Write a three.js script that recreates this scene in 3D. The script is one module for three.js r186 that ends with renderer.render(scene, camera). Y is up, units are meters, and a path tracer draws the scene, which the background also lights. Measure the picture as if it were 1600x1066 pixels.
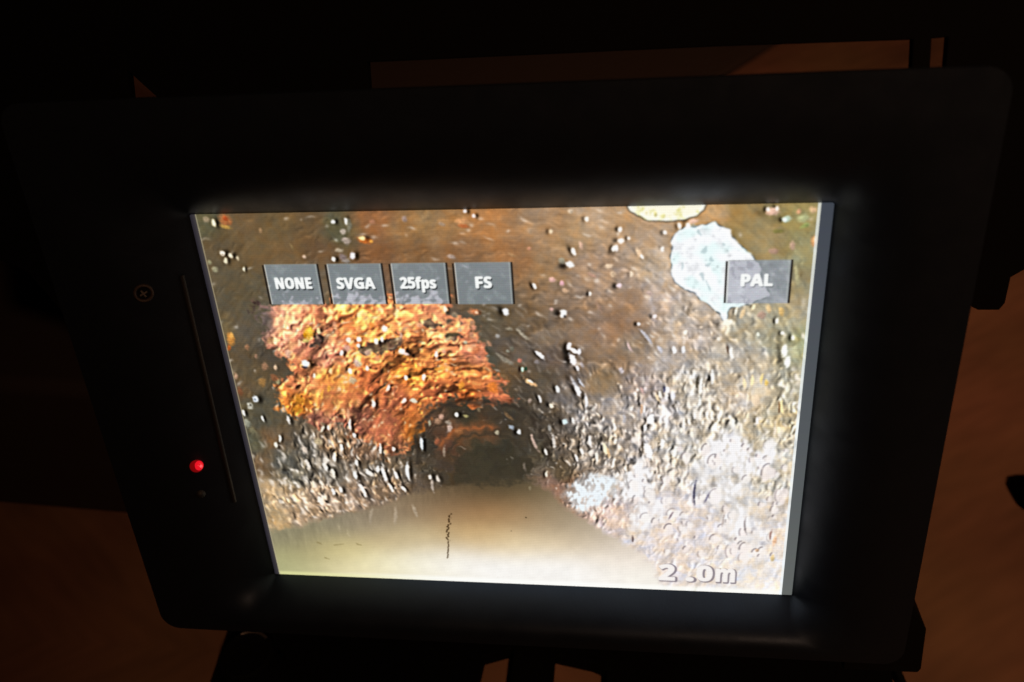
import * as THREE from 'three';
import { RoundedBoxGeometry } from 'three/addons/geometries/RoundedBoxGeometry.js';
import { RectAreaLightUniformsLib } from 'three/addons/lights/RectAreaLightUniformsLib.js';
import { ImprovedNoise } from 'three/addons/math/ImprovedNoise.js';
import { mergeGeometries } from 'three/addons/utils/BufferGeometryUtils.js';

// ---------------------------------------------------------------- camera, light, exposure
const TILT = THREE.MathUtils.degToRad(12);          // the monitor leans back
const SCREEN_Y = 0.16;                              // height of the screen's middle above the floor
const scene = new THREE.Scene();
scene.background = new THREE.Color().setRGB(0.0012, 0.0006, 0.0005);
const camera = new THREE.PerspectiveCamera(2 * Math.atan(533 / 1380) * 180 / Math.PI, 1024 / 682, 0.01, 20);
camera.position.set(0.04284, 0.37208, 0.21712);
camera.up.set(-0.0025, 0.77369, -0.63356);
camera.lookAt(new THREE.Vector3(0.04284 - 0.13904, 0.37208 - 0.62768, 0.21712 - 0.76596));
camera.focus = 0.31; camera.userData.fStop = 9;
const renderer = new THREE.WebGLRenderer({ antialias: true });
renderer.toneMapping = THREE.LinearToneMapping;
renderer.toneMappingExposure = 1;
renderer.shadowMap.enabled = true;
RectAreaLightUniformsLib.init();
const LAMP = new THREE.Vector3(0.42, 1.0, 0.7);   // the warm lamp, above and right of the frame
const LAMP_AIM = new THREE.Vector3(0.75, 0, -1.0), LAMP_POWER = 1.45;

// ---------------------------------------------------------------- helpers
let seed = 20231;
const rnd = () => { seed = (seed * 1664525 + 1013904223) >>> 0; return seed / 4294967296; };
const clamp = (x, a = 0, b = 1) => Math.min(b, Math.max(a, x));
const smooth = (a, b, x) => { const t = clamp((x - a) / (b - a)); return t * t * (3 - 2 * t); };
const perlin = new ImprovedNoise();
const noise = (x, y, z = 0) => perlin.noise(x, y, z);
const fbm = (x, y, z, n = 4) => { let s = 0, a = 0.5; for (let i = 0; i < n; i++) { s += a * noise(x, y, z + i * 7.3); x *= 2.03; y *= 2.03; a *= 0.5; } return s; };
const RX = (p) => new THREE.Vector3(p[0], p[1], p[2]).applyAxisAngle(new THREE.Vector3(1, 0, 0), -TILT).add(new THREE.Vector3(0, SCREEN_Y, 0));
function shade(m) { m.castShadow = m.receiveShadow = true; return m; }
function part(name, geometry, material, parent) { const m = shade(new THREE.Mesh(geometry, material)); m.name = name; parent.add(m); return m; }
function thing(name, label, category, p = [0, 0, 0]) {
  const g = new THREE.Group(); g.name = name; g.position.set(...p); g.userData = { label, category }; scene.add(g); return g;
}
function greyTexture(size, f, repeat = 1) {          // data (not colour) texture
  const d = new Uint8Array(size * size * 4);
  for (let y = 0; y < size; y++) for (let x = 0; x < size; x++) { const v = clamp(f(x / size, y / size)) * 255; d.set([v, v, v, 255], (y * size + x) * 4); }
  const t = new THREE.DataTexture(d, size, size); t.wrapS = t.wrapT = THREE.RepeatWrapping; t.magFilter = THREE.LinearFilter; t.minFilter = THREE.LinearFilter; t.repeat.set(repeat, repeat); t.needsUpdate = true;
  return t;
}

// ---------------------------------------------------------------- the picture on the monitor (a drain-camera video frame)
const TW = 1325, TH = 1000, GAP = 12;
function screenPicture() {
  // colours of the picture: u, v, sRGB, roughness of the surface in it
  const tones = [];
  const tone = (...a) => tones.push(a);
tone(16, 19, 102, 97, 71, 0.2);
tone(118, 16, 114, 92, 64, 0.2);
tone(188, 25, 116, 95, 64, 0.2);
tone(273, 26, 113, 91, 64, 0.2);
tone(315, 41, 103, 97, 71, 0.3);
tone(412, 22, 151, 103, 66, 0.3);
tone(466, 29, 155, 117, 77, 0.3);
tone(46, 81, 104, 88, 64, 0.2);
tone(132, 89, 114, 92, 62, 0.2);
tone(206, 83, 120, 95, 64, 0.2);
tone(277, 84, 114, 88, 62, 0.2);
tone(403, 93, 136, 95, 62, 0.3);
tone(47, 141, 99, 86, 64, 0.2);
tone(84, 180, 101, 90, 69, 0.2);
tone(102, 219, 95, 86, 69, 0.2);
tone(122, 251, 84, 77, 72, 0.2);
tone(265, 158, 118, 102, 81, 0.2);
tone(408, 159, 124, 97, 75, 0.2);
tone(549, 160, 118, 91, 66, 0.2);
tone(508, 23, 154, 123, 85, 0.3);
tone(561, 31, 169, 127, 83, 0.3);
tone(642, 32, 188, 132, 82, 0.3);
tone(761, 21, 181, 144, 108, 0.3);
tone(864, 16, 198, 166, 133, 0.3);
tone(487, 87, 137, 101, 67, 0.3);
tone(582, 102, 146, 107, 73, 0.3);
tone(690, 103, 163, 118, 79, 0.3);
tone(756, 133, 167, 131, 94, 0.3);
tone(825, 63, 178, 145, 108, 0.3);
tone(862, 134, 178, 148, 122, 0.4);
tone(793, 221, 147, 122, 100, 0.35);
tone(860, 237, 158, 132, 110, 0.4);
tone(723, 252, 127, 104, 79, 0.3);
tone(639, 252, 104, 91, 70, 0.3);
tone(568, 252, 101, 83, 66, 0.4);
tone(928, 17, 195, 157, 117, 0.3);
tone(954, 58, 192, 163, 134, 0.3);
tone(1141, 21, 161, 133, 85, 0.2);
tone(1097, 20, 214, 171, 121, 0.3);
tone(1155, 54, 161, 139, 94, 0.2);
tone(1205, 75, 161, 140, 98, 0.25);
tone(1252, 43, 161, 147, 96, 0.3);
tone(1288, 110, 163, 154, 112, 0.3);
tone(1274, 166, 161, 148, 112, 0.3);
tone(1279, 223, 183, 171, 143, 0.4);
tone(980, 135, 204, 184, 163, 0.45);
tone(994, 215, 202, 181, 165, 0.5);
tone(934, 222, 165, 135, 110, 0.4);
tone(902, 163, 178, 150, 126, 0.4);
tone(921, 259, 150, 118, 92, 0.3);
tone(1034, 237, 203, 186, 168, 0.5);
tone(1088, 259, 202, 185, 167, 0.5);
tone(1180, 267, 186, 174, 149, 0.5);
tone(1251, 267, 180, 172, 143, 0.5);
tone(19, 283, 114, 99, 70, 0.2);
tone(62, 283, 99, 88, 72, 0.25);
tone(39, 333, 94, 81, 63, 0.3);
tone(115, 324, 88, 77, 63, 0.3);
tone(47, 392, 99, 85, 63, 0.3);
tone(14, 436, 105, 85, 61, 0.3);
tone(27, 489, 101, 94, 74, 0.3);
tone(55, 506, 88, 83, 68, 0.3);
tone(24, 580, 93, 90, 70, 0.4);
tone(73, 579, 123, 96, 68, 0.4);
tone(29, 636, 116, 94, 70, 0.5);
tone(87, 635, 94, 90, 79, 0.7);
tone(159, 595, 99, 92, 81, 0.8);
tone(227, 575, 137, 112, 88, 0.8);
tone(304, 592, 134, 105, 83, 0.8);
tone(383, 590, 134, 88, 62, 0.8);
tone(426, 626, 91, 79, 64, 0.8);
tone(111, 682, 110, 103, 88, 0.8);
tone(212, 669, 112, 103, 90, 0.9);
tone(311, 657, 115, 103, 88, 0.9);
tone(390, 664, 121, 107, 90, 0.8);
tone(454, 653, 76, 68, 55, 0.6);
tone(35, 733, 192, 165, 129, 0.6);
tone(97, 761, 195, 167, 134, 0.8);
tone(184, 738, 165, 140, 116, 0.8);
tone(269, 726, 154, 129, 107, 0.7);
tone(38, 803, 198, 167, 123, 0.4);
tone(107, 801, 187, 159, 129, 0.6);
tone(353, 704, 148, 123, 99, 0.7);
tone(434, 691, 104, 87, 70, 0.4);
tone(159, 251, 208, 140, 109, 0.9);
tone(234, 251, 214, 134, 92, 0.9);
tone(339, 243, 226, 134, 74, 0.9);
tone(440, 244, 220, 132, 81, 0.9);
tone(526, 251, 196, 126, 85, 0.8);
tone(165, 300, 190, 122, 94, 0.9);
tone(248, 348, 196, 126, 96, 0.9);
tone(178, 399, 188, 114, 74, 0.9);
tone(166, 469, 184, 109, 43, 0.8);
tone(247, 450, 171, 104, 62, 0.8);
tone(255, 399, 202, 126, 63, 0.8);
tone(329, 415, 172, 95, 55, 0.8);
tone(382, 356, 210, 126, 70, 0.9);
tone(439, 380, 218, 128, 57, 0.8);
tone(529, 363, 210, 126, 65, 0.8);
tone(585, 396, 214, 130, 70, 0.7);
tone(640, 437, 184, 106, 70, 0.5);
tone(534, 315, 200, 122, 81, 0.8);
tone(590, 327, 202, 128, 94, 0.6);
tone(399, 457, 165, 93, 62, 0.8);
tone(440, 500, 171, 100, 49, 0.7);
tone(434, 553, 171, 102, 38, 0.6);
tone(360, 528, 156, 91, 62, 0.8);
tone(284, 511, 138, 86, 66, 0.8);
tone(205, 512, 138, 90, 72, 0.8);
tone(507, 438, 174, 97, 58, 0.7);
tone(473, 339, 170, 102, 57, 0.8);
tone(567, 432, 174, 93, 45, 0.6);
tone(624, 333, 88, 82, 66, 0.3);
tone(656, 314, 100, 88, 77, 0.3);
tone(698, 314, 109, 95, 82, 0.3);
tone(743, 298, 136, 118, 100, 0.35);
tone(764, 349, 109, 93, 82, 0.35);
tone(739, 386, 98, 84, 66, 0.35);
tone(707, 436, 86, 75, 62, 0.4);
tone(658, 387, 111, 86, 59, 0.3);
tone(689, 478, 84, 75, 62, 0.4);
tone(739, 503, 92, 82, 71, 0.6);
tone(720, 591, 90, 82, 66, 0.6);
tone(766, 564, 118, 103, 88, 0.8);
tone(785, 443, 133, 122, 113, 0.6);
tone(596, 259, 98, 86, 68, 0.4);
tone(680, 267, 102, 88, 70, 0.35);
tone(815, 393, 129, 114, 103, 0.6);
tone(827, 493, 157, 146, 136, 0.9);
tone(832, 282, 145, 120, 98, 0.35);
tone(791, 267, 136, 114, 93, 0.35);
tone(503, 513, 106, 79, 60, 0.5);
tone(558, 489, 62, 57, 45, 0.3);
tone(535, 551, 115, 76, 49, 0.4);
tone(596, 535, 103, 73, 51, 0.3);
tone(641, 514, 69, 60, 49, 0.2);
tone(673, 496, 66, 60, 49, 0.2);
tone(576, 597, 71, 69, 54, 0.1);
tone(637, 595, 62, 60, 49, 0.1);
tone(493, 579, 98, 66, 51, 0.4);
tone(458, 585, 64, 60, 51, 0.5);
tone(503, 633, 76, 62, 49, 0.3);
tone(565, 641, 72, 68, 50, 0.1);
tone(642, 630, 66, 63, 50, 0.1);
tone(699, 565, 71, 64, 54, 0.3);
tone(593, 677, 76, 67, 47, 0.05);
tone(671, 666, 74, 68, 52, 0.1);
tone(887, 275, 165, 130, 102, 0.35);
tone(941, 313, 163, 141, 119, 0.4);
tone(1062, 290, 204, 187, 172, 0.6);
tone(1010, 344, 186, 173, 162, 0.6);
tone(878, 401, 151, 126, 96, 0.35);
tone(900, 345, 154, 126, 100, 0.4);
tone(955, 408, 178, 161, 152, 0.5);
tone(906, 475, 171, 161, 155, 0.7);
tone(998, 473, 180, 170, 163, 0.8);
tone(1066, 407, 188, 178, 164, 0.8);
tone(1144, 343, 191, 179, 162, 0.6);
tone(1203, 335, 188, 176, 157, 0.6);
tone(1202, 422, 226, 209, 182, 0.38);
tone(1235, 312, 183, 177, 149, 0.5);
tone(1285, 297, 180, 180, 137, 0.5);
tone(1284, 405, 188, 180, 157, 0.7);
tone(1163, 446, 203, 187, 169, 0.8);
tone(1109, 472, 186, 177, 164, 0.9);
tone(1180, 504, 191, 181, 162, 0.9);
tone(1254, 494, 204, 188, 154, 0.8);
tone(883, 561, 150, 139, 126, 0.9);
tone(941, 560, 171, 158, 147, 0.9);
tone(1028, 558, 183, 175, 165, 0.9);
tone(1078, 592, 202, 196, 186, 0.9);
tone(1274, 570, 214, 204, 185, 0.7);
tone(839, 597, 154, 141, 128, 0.9);
tone(897, 632, 178, 165, 153, 0.9);
tone(971, 639, 199, 187, 178, 0.9);
tone(1044, 646, 209, 199, 189, 0.9);
tone(1101, 626, 219, 213, 206, 0.38);
tone(1246, 676, 206, 199, 185, 0.8);
tone(1220, 704, 222, 213, 202, 0.38);
tone(1257, 730, 228, 216, 204, 0.38);
tone(770, 644, 105, 92, 74, 0.7);
tone(791, 690, 132, 103, 83, 0.7);
tone(758, 700, 160, 123, 103, 0.4);
tone(805, 746, 187, 151, 127, 0.8);
tone(866, 772, 220, 193, 182, 0.8);
tone(896, 791, 229, 210, 202, 0.38);
tone(957, 817, 235, 224, 217, 0.38);
tone(1046, 737, 237, 225, 219, 0.38);
tone(1018, 834, 236, 223, 218, 0.38);
tone(1078, 812, 237, 225, 219, 0.38);
tone(1050, 892, 238, 226, 221, 0.38);
tone(1111, 909, 240, 230, 224, 0.38);
tone(1186, 886, 241, 232, 225, 0.38);
tone(1256, 824, 237, 224, 213, 0.38);
tone(1263, 922, 242, 235, 230, 0.3);
tone(1205, 965, 243, 236, 230, 0.2);
tone(42, 871, 139, 133, 106, 0.05);
tone(47, 939, 170, 166, 120, 0.05);
tone(31, 979, 180, 180, 133, 0.05);
tone(130, 862, 166, 153, 112, 0.05);
tone(141, 897, 193, 178, 126, 0.05);
tone(217, 906, 220, 205, 145, 0.05);
tone(198, 975, 235, 224, 178, 0.05);
tone(304, 948, 245, 237, 201, 0.05);
tone(315, 864, 197, 174, 131, 0.05);
tone(255, 822, 145, 133, 114, 0.15);
tone(359, 781, 141, 122, 99, 0.15);
tone(152, 834, 133, 126, 106, 0.1);
tone(400, 850, 212, 195, 153, 0.05);
tone(473, 777, 166, 133, 97, 0.05);
tone(586, 763, 172, 126, 83, 0.03);
tone(549, 834, 210, 174, 118, 0.03);
tone(642, 870, 235, 214, 172, 0.03);
tone(507, 939, 251, 247, 239, 0.03);
tone(405, 954, 249, 245, 228, 0.03);
tone(604, 955, 252, 252, 252, 0.03);
tone(495, 722, 126, 101, 74, 0.1);
tone(598, 715, 89, 74, 52, 0.03);
tone(596, 738, 133, 101, 68, 0.03);
tone(526, 729, 116, 93, 66, 0.04);
tone(561, 682, 72, 63, 46, 0.03);
tone(639, 676, 68, 60, 45, 0.03);
tone(496, 707, 87, 72, 54, 0.05);
tone(599, 696, 83, 70, 49, 0.03);
tone(672, 686, 76, 66, 47, 0.03);
tone(522, 683, 70, 60, 45, 0.03);
tone(683, 712, 104, 87, 60, 0.03);
tone(721, 726, 126, 108, 79, 0.04);
tone(628, 723, 122, 93, 60, 0.03);
tone(758, 767, 143, 126, 101, 0.05);
tone(811, 800, 166, 151, 128, 0.05);
tone(544, 701, 95, 79, 56, 0.05);
tone(420, 744, 128, 110, 85, 0.1);
tone(94, 869, 131, 124, 104, 0.1);
tone(308, 793, 139, 122, 101, 0.12);
tone(649, 771, 183, 147, 101, 0.03);
tone(728, 753, 153, 133, 108, 0.05);
tone(755, 855, 232, 210, 174, 0.03);
tone(879, 910, 249, 239, 224, 0.03);
tone(803, 814, 185, 168, 143, 0.05);
tone(888, 864, 208, 195, 178, 0.05);
tone(799, 955, 252, 252, 252, 0.02);
tone(958, 958, 252, 249, 241, 0.03);
tone(934, 902, 234, 220, 208, 0.05);
tone(704, 929, 252, 249, 245, 0.02);
tone(741, 797, 171, 151, 122, 0.05);
const rust = [[113, 210], [213, 201], [345, 198], [545, 199], [551, 251], [588, 270], [604, 298], [623, 346], [645, 408], [664, 458], [615, 457], [529, 458], [484, 475], [453, 517], [434, 556], [405, 612], [350, 600], [303, 556], [249, 535], [187, 525], [135, 505], [102, 473], [125, 434], [152, 391], [141, 349], [123, 324], [111, 283]];
const darkGap = [[314, 328], [347, 312], [390, 299], [423, 289], [437, 299], [423, 318], [385, 335], [339, 341]];
const darkGapB = [[219, 316], [243, 286], [253, 299], [235, 319]];
const darkGapC = [[522, 289], [554, 280], [570, 292], [535, 300]];
const darkGapD = [[481, 264], [500, 251], [524, 264], [503, 280]];
const palePatch = [[1101, 35], [1115, 43], [1130, 57], [1143, 73], [1154, 88], [1173, 106], [1191, 123], [1198, 151], [1208, 180], [1219, 197], [1179, 217], [1143, 223], [1136, 237], [1130, 258], [1116, 237], [1093, 215], [1066, 196], [1043, 181], [1027, 164], [1019, 147], [1015, 121], [1015, 93], [1020, 69], [1030, 52], [1049, 46], [1073, 42]];
const topPatch = [[923, -6], [935, 9], [947, 20], [969, 31], [1004, 36], [1042, 31], [1064, 22], [1076, 10], [1085, -5]];
const waterLine = [[11, 854], [100, 836], [191, 800], [278, 774], [338, 757], [398, 725], [481, 701], [577, 674], [669, 662], [741, 701], [783, 756], [848, 804], [906, 847], [959, 884], [988, 915], [1021, 1028], [-72, 1090]];
const mouthA = [[428, 630], [429, 571], [451, 510], [494, 476], [542, 462], [616, 462], [676, 468], [719, 502], [739, 564], [749, 621]];
const mouthB = [[460, 629], [466, 570], [489, 523], [535, 491], [615, 486], [673, 499], [702, 540], [713, 610]];
const mouthC = [[482, 595], [498, 555], [537, 533], [581, 527], [626, 528]];
const mouthD = [[505, 609], [518, 576], [551, 550], [610, 542], [662, 555], [693, 594], [700, 637]];
const ridgeA = [[609, 233], [666, 270], [727, 339], [769, 417], [794, 511]];
const ridgeB = [[600, 283], [656, 340], [703, 411], [736, 495]];
const ridgeC = [[699, 221], [765, 295], [815, 393], [844, 493]];
const ridgeD = [[620, 395], [670, 431], [707, 492], [730, 564]];
const farHole = [[523, 616], [545, 586], [579, 571], [628, 568], [669, 582], [695, 610], [705, 646], [688, 678], [595, 692], [517, 687]];
const whiteA = [[778, 724], [807, 671], [845, 655], [897, 664], [900, 714], [851, 744], [812, 765]];
const whiteB = [[900, 714], [919, 658], [956, 616], [974, 639], [983, 684], [957, 718], [919, 732]];
const whiteC = [[934, 760], [957, 722], [1001, 711], [1025, 729], [1017, 767], [972, 817], [939, 814]];
const whiteD = [[1101, 635], [1102, 574], [1123, 542], [1160, 524], [1190, 554], [1210, 592], [1245, 553], [1258, 596], [1243, 631], [1195, 645], [1145, 643]];
const whiteE = [[1110, 702], [1131, 665], [1174, 651], [1197, 681], [1177, 714], [1134, 734], [1116, 726]];
const whiteF = [[1150, 752], [1178, 729], [1207, 735], [1222, 787], [1210, 836], [1169, 847], [1146, 809]];
const whiteG = [[1089, 690], [1086, 618], [1116, 635], [1106, 695], [1098, 732]];
const whiteH = [[1210, 836], [1232, 787], [1262, 805], [1245, 873], [1209, 889]];
  const inside = (poly, x, y) => {
    let c = false;
    for (let i = 0, j = poly.length - 1; i < poly.length; j = i++) { const [xi, yi] = poly[i], [xj, yj] = poly[j]; if ((yi > y) !== (yj > y) && x < (xj - xi) * (y - yi) / (yj - yi) + xi) c = !c; }
    return c;
  };
  const edge = (poly, x, y) => {                     // signed distance, positive inside
    let d = 1e9;
    for (let i = 0, j = poly.length - 1; i < poly.length; j = i++) {
      const [ax, ay] = poly[j], [bx, by] = poly[i], ex = bx - ax, ey = by - ay, t = clamp(((x - ax) * ex + (y - ay) * ey) / (ex * ex + ey * ey));
      d = Math.min(d, (x - ax - ex * t) ** 2 + (y - ay - ey * t) ** 2);
    }
    return Math.sqrt(d) * (inside(poly, x, y) ? 1 : -1);
  };
  // a smooth field through the tones, on a coarse grid
  const S = 5, gw = Math.ceil(TW / S) + 2, gh = Math.ceil(TH / S) + 2;
  const field = (list, near = 160, pw = 1.9) => {
    const g = new Float32Array(gw * gh * 4);
    for (let j = 0; j < gh; j++) for (let i = 0; i < gw; i++) {
      let w = 0, a = 0, b = 0, c = 0, r = 0;
      for (const t of list) {
        const dx = t[0] - i * S, dy = t[1] - j * S, q = 1 / ((dx * dx + dy * dy + near) ** pw);
        w += q; a += q * t[2]; b += q * t[3]; c += q * t[4]; r += q * t[5];
      }
      g.set([a / w, b / w, c / w, r / w], (j * gw + i) * 4);
    }
    return g;
  };
  const even = (g) => {                              // still water: no blotches, broad level bands
    for (const [dx, dy, n] of [[1, 0, 13], [0, 1, 4], [1, 0, 13], [0, 1, 4]]) {
      const src = g.slice();
      for (let j = 0; j < gh; j++) for (let i = 0; i < gw; i++) for (let c = 0; c < 4; c++) { let q = 0; for (let t = -n; t <= n; t++) q += src[(clamp(j + t * dy, 0, gh - 1) * gw + clamp(i + t * dx, 0, gw - 1)) * 4 + c]; g[(j * gw + i) * 4 + c] = q / (2 * n + 1); }
    }
    return g;
  };
  const isRust = (t) => inside(rust, t[0], t[1]), isWater = (t) => inside(waterLine, t[0], t[1]);
  const fields = [field(tones.filter((t) => !isRust(t) && !isWater(t))), field(tones.filter(isRust)), even(field(tones.filter(isWater), 260, 1.9))];
  const look = (g, x, y) => {
    const fx = x / S, fy = y / S, i = Math.floor(fx), j = Math.floor(fy), u = fx - i, v = fy - j, o = (j * gw + i) * 4, r = [0, 0, 0, 0];
    for (let k = 0; k < 4; k++) r[k] = (g[o + k] * (1 - u) + g[o + 4 + k] * u) * (1 - v) + (g[o + gw * 4 + k] * (1 - u) + g[o + gw * 4 + 4 + k] * u) * v;
    return r;
  };
  const masks = new Map();
  const mask = (poly, rough, soft, fine = 1.4) => {              // coverage of a region with a ragged edge
    const m = new Float32Array(TW * TH), xs = poly.map((p) => p[0]), ys = poly.map((p) => p[1]);
    const x0 = Math.max(0, Math.min(...xs) - 40), x1 = Math.min(TW, Math.max(...xs) + 40), y0 = Math.max(0, Math.min(...ys) - 40), y1 = Math.min(TH, Math.max(...ys) + 40);
    for (let y = y0; y < y1; y++) for (let x = x0; x < x1; x++) m[y * TW + x] = smooth(-soft, soft, edge(poly, x, y) + rough * (2 * noise(x / 22, y / 22, 3) + (rough > 10 ? 1.5 * noise(x / 55, y / 55, 17) : 0) + fine * noise(x / 8, y / 8, 9)));
    masks.set(poly, m); return m;
  };
  const mRust = mask(rust, 13, 12), mWater = mask(waterLine, 4, 12), mPale = mask(palePatch, 3, 2.6, 0.5), mTop = mask(topPatch, 2, 2.6, 0.4), mHole = mask(farHole, 8, 14);
  const whites = [whiteA, whiteB, whiteC, whiteD, whiteE, whiteF, whiteG, whiteH].map((p) => mask(p, 8, 17, 0.6));
  const gaps = [darkGap, darkGapB, darkGapC, darkGapD].map((p) => mask(p, 6, 3));
  const R = new Float32Array(TW * TH), G = R.slice(), B = R.slice(), rough = R.slice();
  const CX = 590, CY = 690;                          // the far end of the pipe
  for (let y = 0; y < TH; y++) for (let x = 0; x < TW; x++) {
    const k = y * TW + x;
    const wx = x + 14 * noise(x / 60, y / 60, 1.5), wy = y + 14 * noise(x / 60, y / 60, 8.5);
    let c = look(fields[0], clamp(wx, 0, TW), clamp(wy, 0, TH));
    const rs = mRust[k]; if (rs > 0) { const d = look(fields[1], clamp(wx, 0, TW), clamp(wy, 0, TH)); c = c.map((v, i) => v + (d[i] - v) * rs); }
    const wt = mWater[k]; if (wt > 0) { const d = look(fields[2], x, y); c = c.map((v, i) => v + (d[i] - v) * wt); }
    rough[k] = c[3];
    const dx = x - CX, dy = y - CY, rr = Math.hypot(dx, dy) + 1, an = Math.atan2(dy, dx);
    // streaks that run round the pipe, and mottling
    const streak = fbm(rr / 9, an * 7, 2.2, 3), mott = fbm(x / 34, y / 34, 5.1, 4), fine = noise(x / 4.5, y / 4.5, 1.1);
    const cell = fbm(x / 13, y / 15, 4.4, 3);
    const dry = 1 - wt, amp = dry * (0.25 + 0.75 * c[3]);
    const band = rs > 0 ? fbm(rr / 17, an * 2.6, 9.4, 4) : 0;
    let f = 1 + 0.05 * rs + rs * (0.13 + 0.75 * band - 0.3 * smooth(0.14, 0.34, -band)) + amp * (0.30 * streak + 0.34 * mott + 0.10 * fine) + rs * 0.22 * cell + wt * (0.05 * mott + 0.16 * smooth(110, 0, Math.abs(y - (880 - 0.42 * x))) * fbm(x / 9, y / 46, 6.4, 3));
    const hue = fbm(x / 26, y / 26, 11.7, 3) * (dry * 0.16 - rs * 0.08);
    let r = c[0] * f * (1 + hue * 0.7), g = c[1] * f, b = c[2] * f * (1 - hue * 1.2);
    for (const m of gaps) if (m[k] > 0) { const q = m[k] * 0.85; r += (76 - r) * q; g += (64 - g) * q; b += (56 - b) * q; }
    const hq = mHole[k] * 0.75; if (hq > 0) { const nn = 1 + 0.2 * mott; r += (60 * nn - r) * hq; g += (54 * nn - g) * hq; b += (42 * nn - b) * hq; }
    R[k] = r; G[k] = g; B[k] = b;
  }
  const cv = document.createElement('canvas'); cv.width = TW; cv.height = TH;
  const ctx = cv.getContext('2d');
  const put = () => {
    const im = ctx.createImageData(TW, TH);
    for (let k = 0; k < TW * TH; k++) { im.data[k * 4] = clamp(R[k], 0, 255); im.data[k * 4 + 1] = clamp(G[k], 0, 255); im.data[k * 4 + 2] = clamp(B[k], 0, 255); im.data[k * 4 + 3] = 255; }
    ctx.putImageData(im, 0, 0);
  };
  const get = () => { const im = ctx.getImageData(0, 0, TW, TH).data; for (let k = 0; k < TW * TH; k++) { R[k] = im[k * 4]; G[k] = im[k * 4 + 1]; B[k] = im[k * 4 + 2]; } };
  put();
  const blob = (u, v, w, h, a, style, wob = 0.28, bend = 0) => {   // a lump with an uneven outline
    ctx.save(); ctx.translate(u, v); ctx.rotate(a * Math.PI / 180); ctx.fillStyle = style; ctx.beginPath();
    const ph = rnd() * 9, n = 14, pts = [];
    for (let i = 0; i < n; i++) {
      const t = i / n * Math.PI * 2, q = 1 + wob * (Math.sin(2 * t + ph) * 0.4 + Math.sin(3 * t + ph * 1.7) * 0.45 + (rnd() - 0.5) * 0.8);
      const py = Math.sin(t) * h / 2 * q; pts.push([Math.cos(t) * w / 2 * q + bend * (py * py) / h, py]);
    }
    for (let i = 0; i < n; i++) { const p = pts[i], q = pts[(i + 1) % n], m = [(p[0] + q[0]) / 2, (p[1] + q[1]) / 2]; i ? ctx.quadraticCurveTo(p[0], p[1], m[0], m[1]) : ctx.moveTo((pts[n - 1][0] + p[0]) / 2, (pts[n - 1][1] + p[1]) / 2); if (!i) ctx.quadraticCurveTo(p[0], p[1], m[0], m[1]); }
    ctx.closePath(); ctx.fill(); ctx.restore();
  };
  const css = (r, g, b, a = 1) => `rgba(${Math.round(clamp(r, 0, 255))},${Math.round(clamp(g, 0, 255))},${Math.round(clamp(b, 0, 255))},${a.toFixed(3)})`;
  get();
  // crusts and lumps, countless, as a relief: each lies along the round of the pipe
  const relief = new Float32Array(TW * TH), gloss = new Float32Array(TW * TH);
  const lump = (buf, u, v, w, h, a, q) => {
    const c = Math.cos(a), s = Math.sin(a), e = Math.ceil(Math.max(w, h) * 1.25);
    for (let y = Math.max(0, Math.floor(v - e)); y <= Math.min(TH - 1, v + e); y++) for (let x = Math.max(0, Math.floor(u - e)); x <= Math.min(TW - 1, u + e); x++) {
      const dx = x - u, dy = y - v, p = (dx * c + dy * s) / w * 2, r = (-dx * s + dy * c) / h * 2, d = p * p + r * r;
      if (d < 5) buf[y * TW + x] += q * Math.exp(-d * 1.3);
    }
  };
  for (let n = 0; n < 26000; n++) {
    const x = rnd() * TW, y = rnd() * TH, k = Math.floor(y) * TW + Math.floor(x), t = rough[k], r1 = rnd(), r2 = rnd(), r3 = rnd(), r4 = rnd(), r5 = rnd();
    if (mWater[k] > 0.3 || r1 > 0.04 + t * t * 1.5 + t * 0.9 * fbm(x / 50, y / 50, 3.9, 3)) continue;
    const rs = mRust[k], a0 = Math.atan2(y - CY, x - CX);
    let a = a0 + (r2 - 0.5) * 0.8; if (x > CX + 100 && y > 360) a -= a0 * 0.55; if (x < CX - 40 && y > 520) a -= 0.35;
    const far = clamp(Math.hypot(x - CX, y - CY) / 380, 0.4, 1), big = 0.55 + r3 * r3 * 1.3;
    lump(relief, x, y, (rs > 0.5 ? 8.5 : 6) * big * far * (0.7 + 0.6 * r5) + 2, (rs > 0.5 ? 12 : 17) * big * far + 2, a, (0.3 + r4) * (0.35 + 0.65 * t) * (r5 < 0.25 ? -0.8 : 1));
    if (r5 > (rs > 0.5 ? 0.95 : 0.9)) { const z = x < CX && y > 560 ? 1.35 : 1; lump(gloss, x, y, (4 + 3 * r4) * far * z + 1.5, (5 + 14 * r2) * far * z + 2, a, 0.5 + 0.8 * r3); };
  }
  for (let y = 0; y < TH; y++) for (let x = 0; x < TW; x++) {
    const k = y * TW + x, dry = 1 - mWater[k]; if (dry < 0.02) continue;
    const xa = Math.max(0, x - 2), xb = Math.min(TW - 1, x + 2), ya = Math.max(0, y - 2), yb = Math.min(TH - 1, y + 2);
    const gx = relief[y * TW + xb] - relief[y * TW + xa], gy = relief[yb * TW + x] - relief[ya * TW + x];
    const rs = mRust[k], lum = (R[k] + G[k] + B[k]) / 3, room = (1 - 0.6 * smooth(150, 225, lum)) * (0.35 + 0.65 * smooth(0.2, 0.6, rough[k])) * clamp(1 + 2.4 * fbm(x / 95, y / 95, 14.2, 3), 0.25, 1.9);
    const tilt = clamp(gx * 0.8 + gy * 0.55, -1.2, 1.2), top = clamp(relief[k] * 0.55 - 0.25, -0.35, 1.1);
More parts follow.
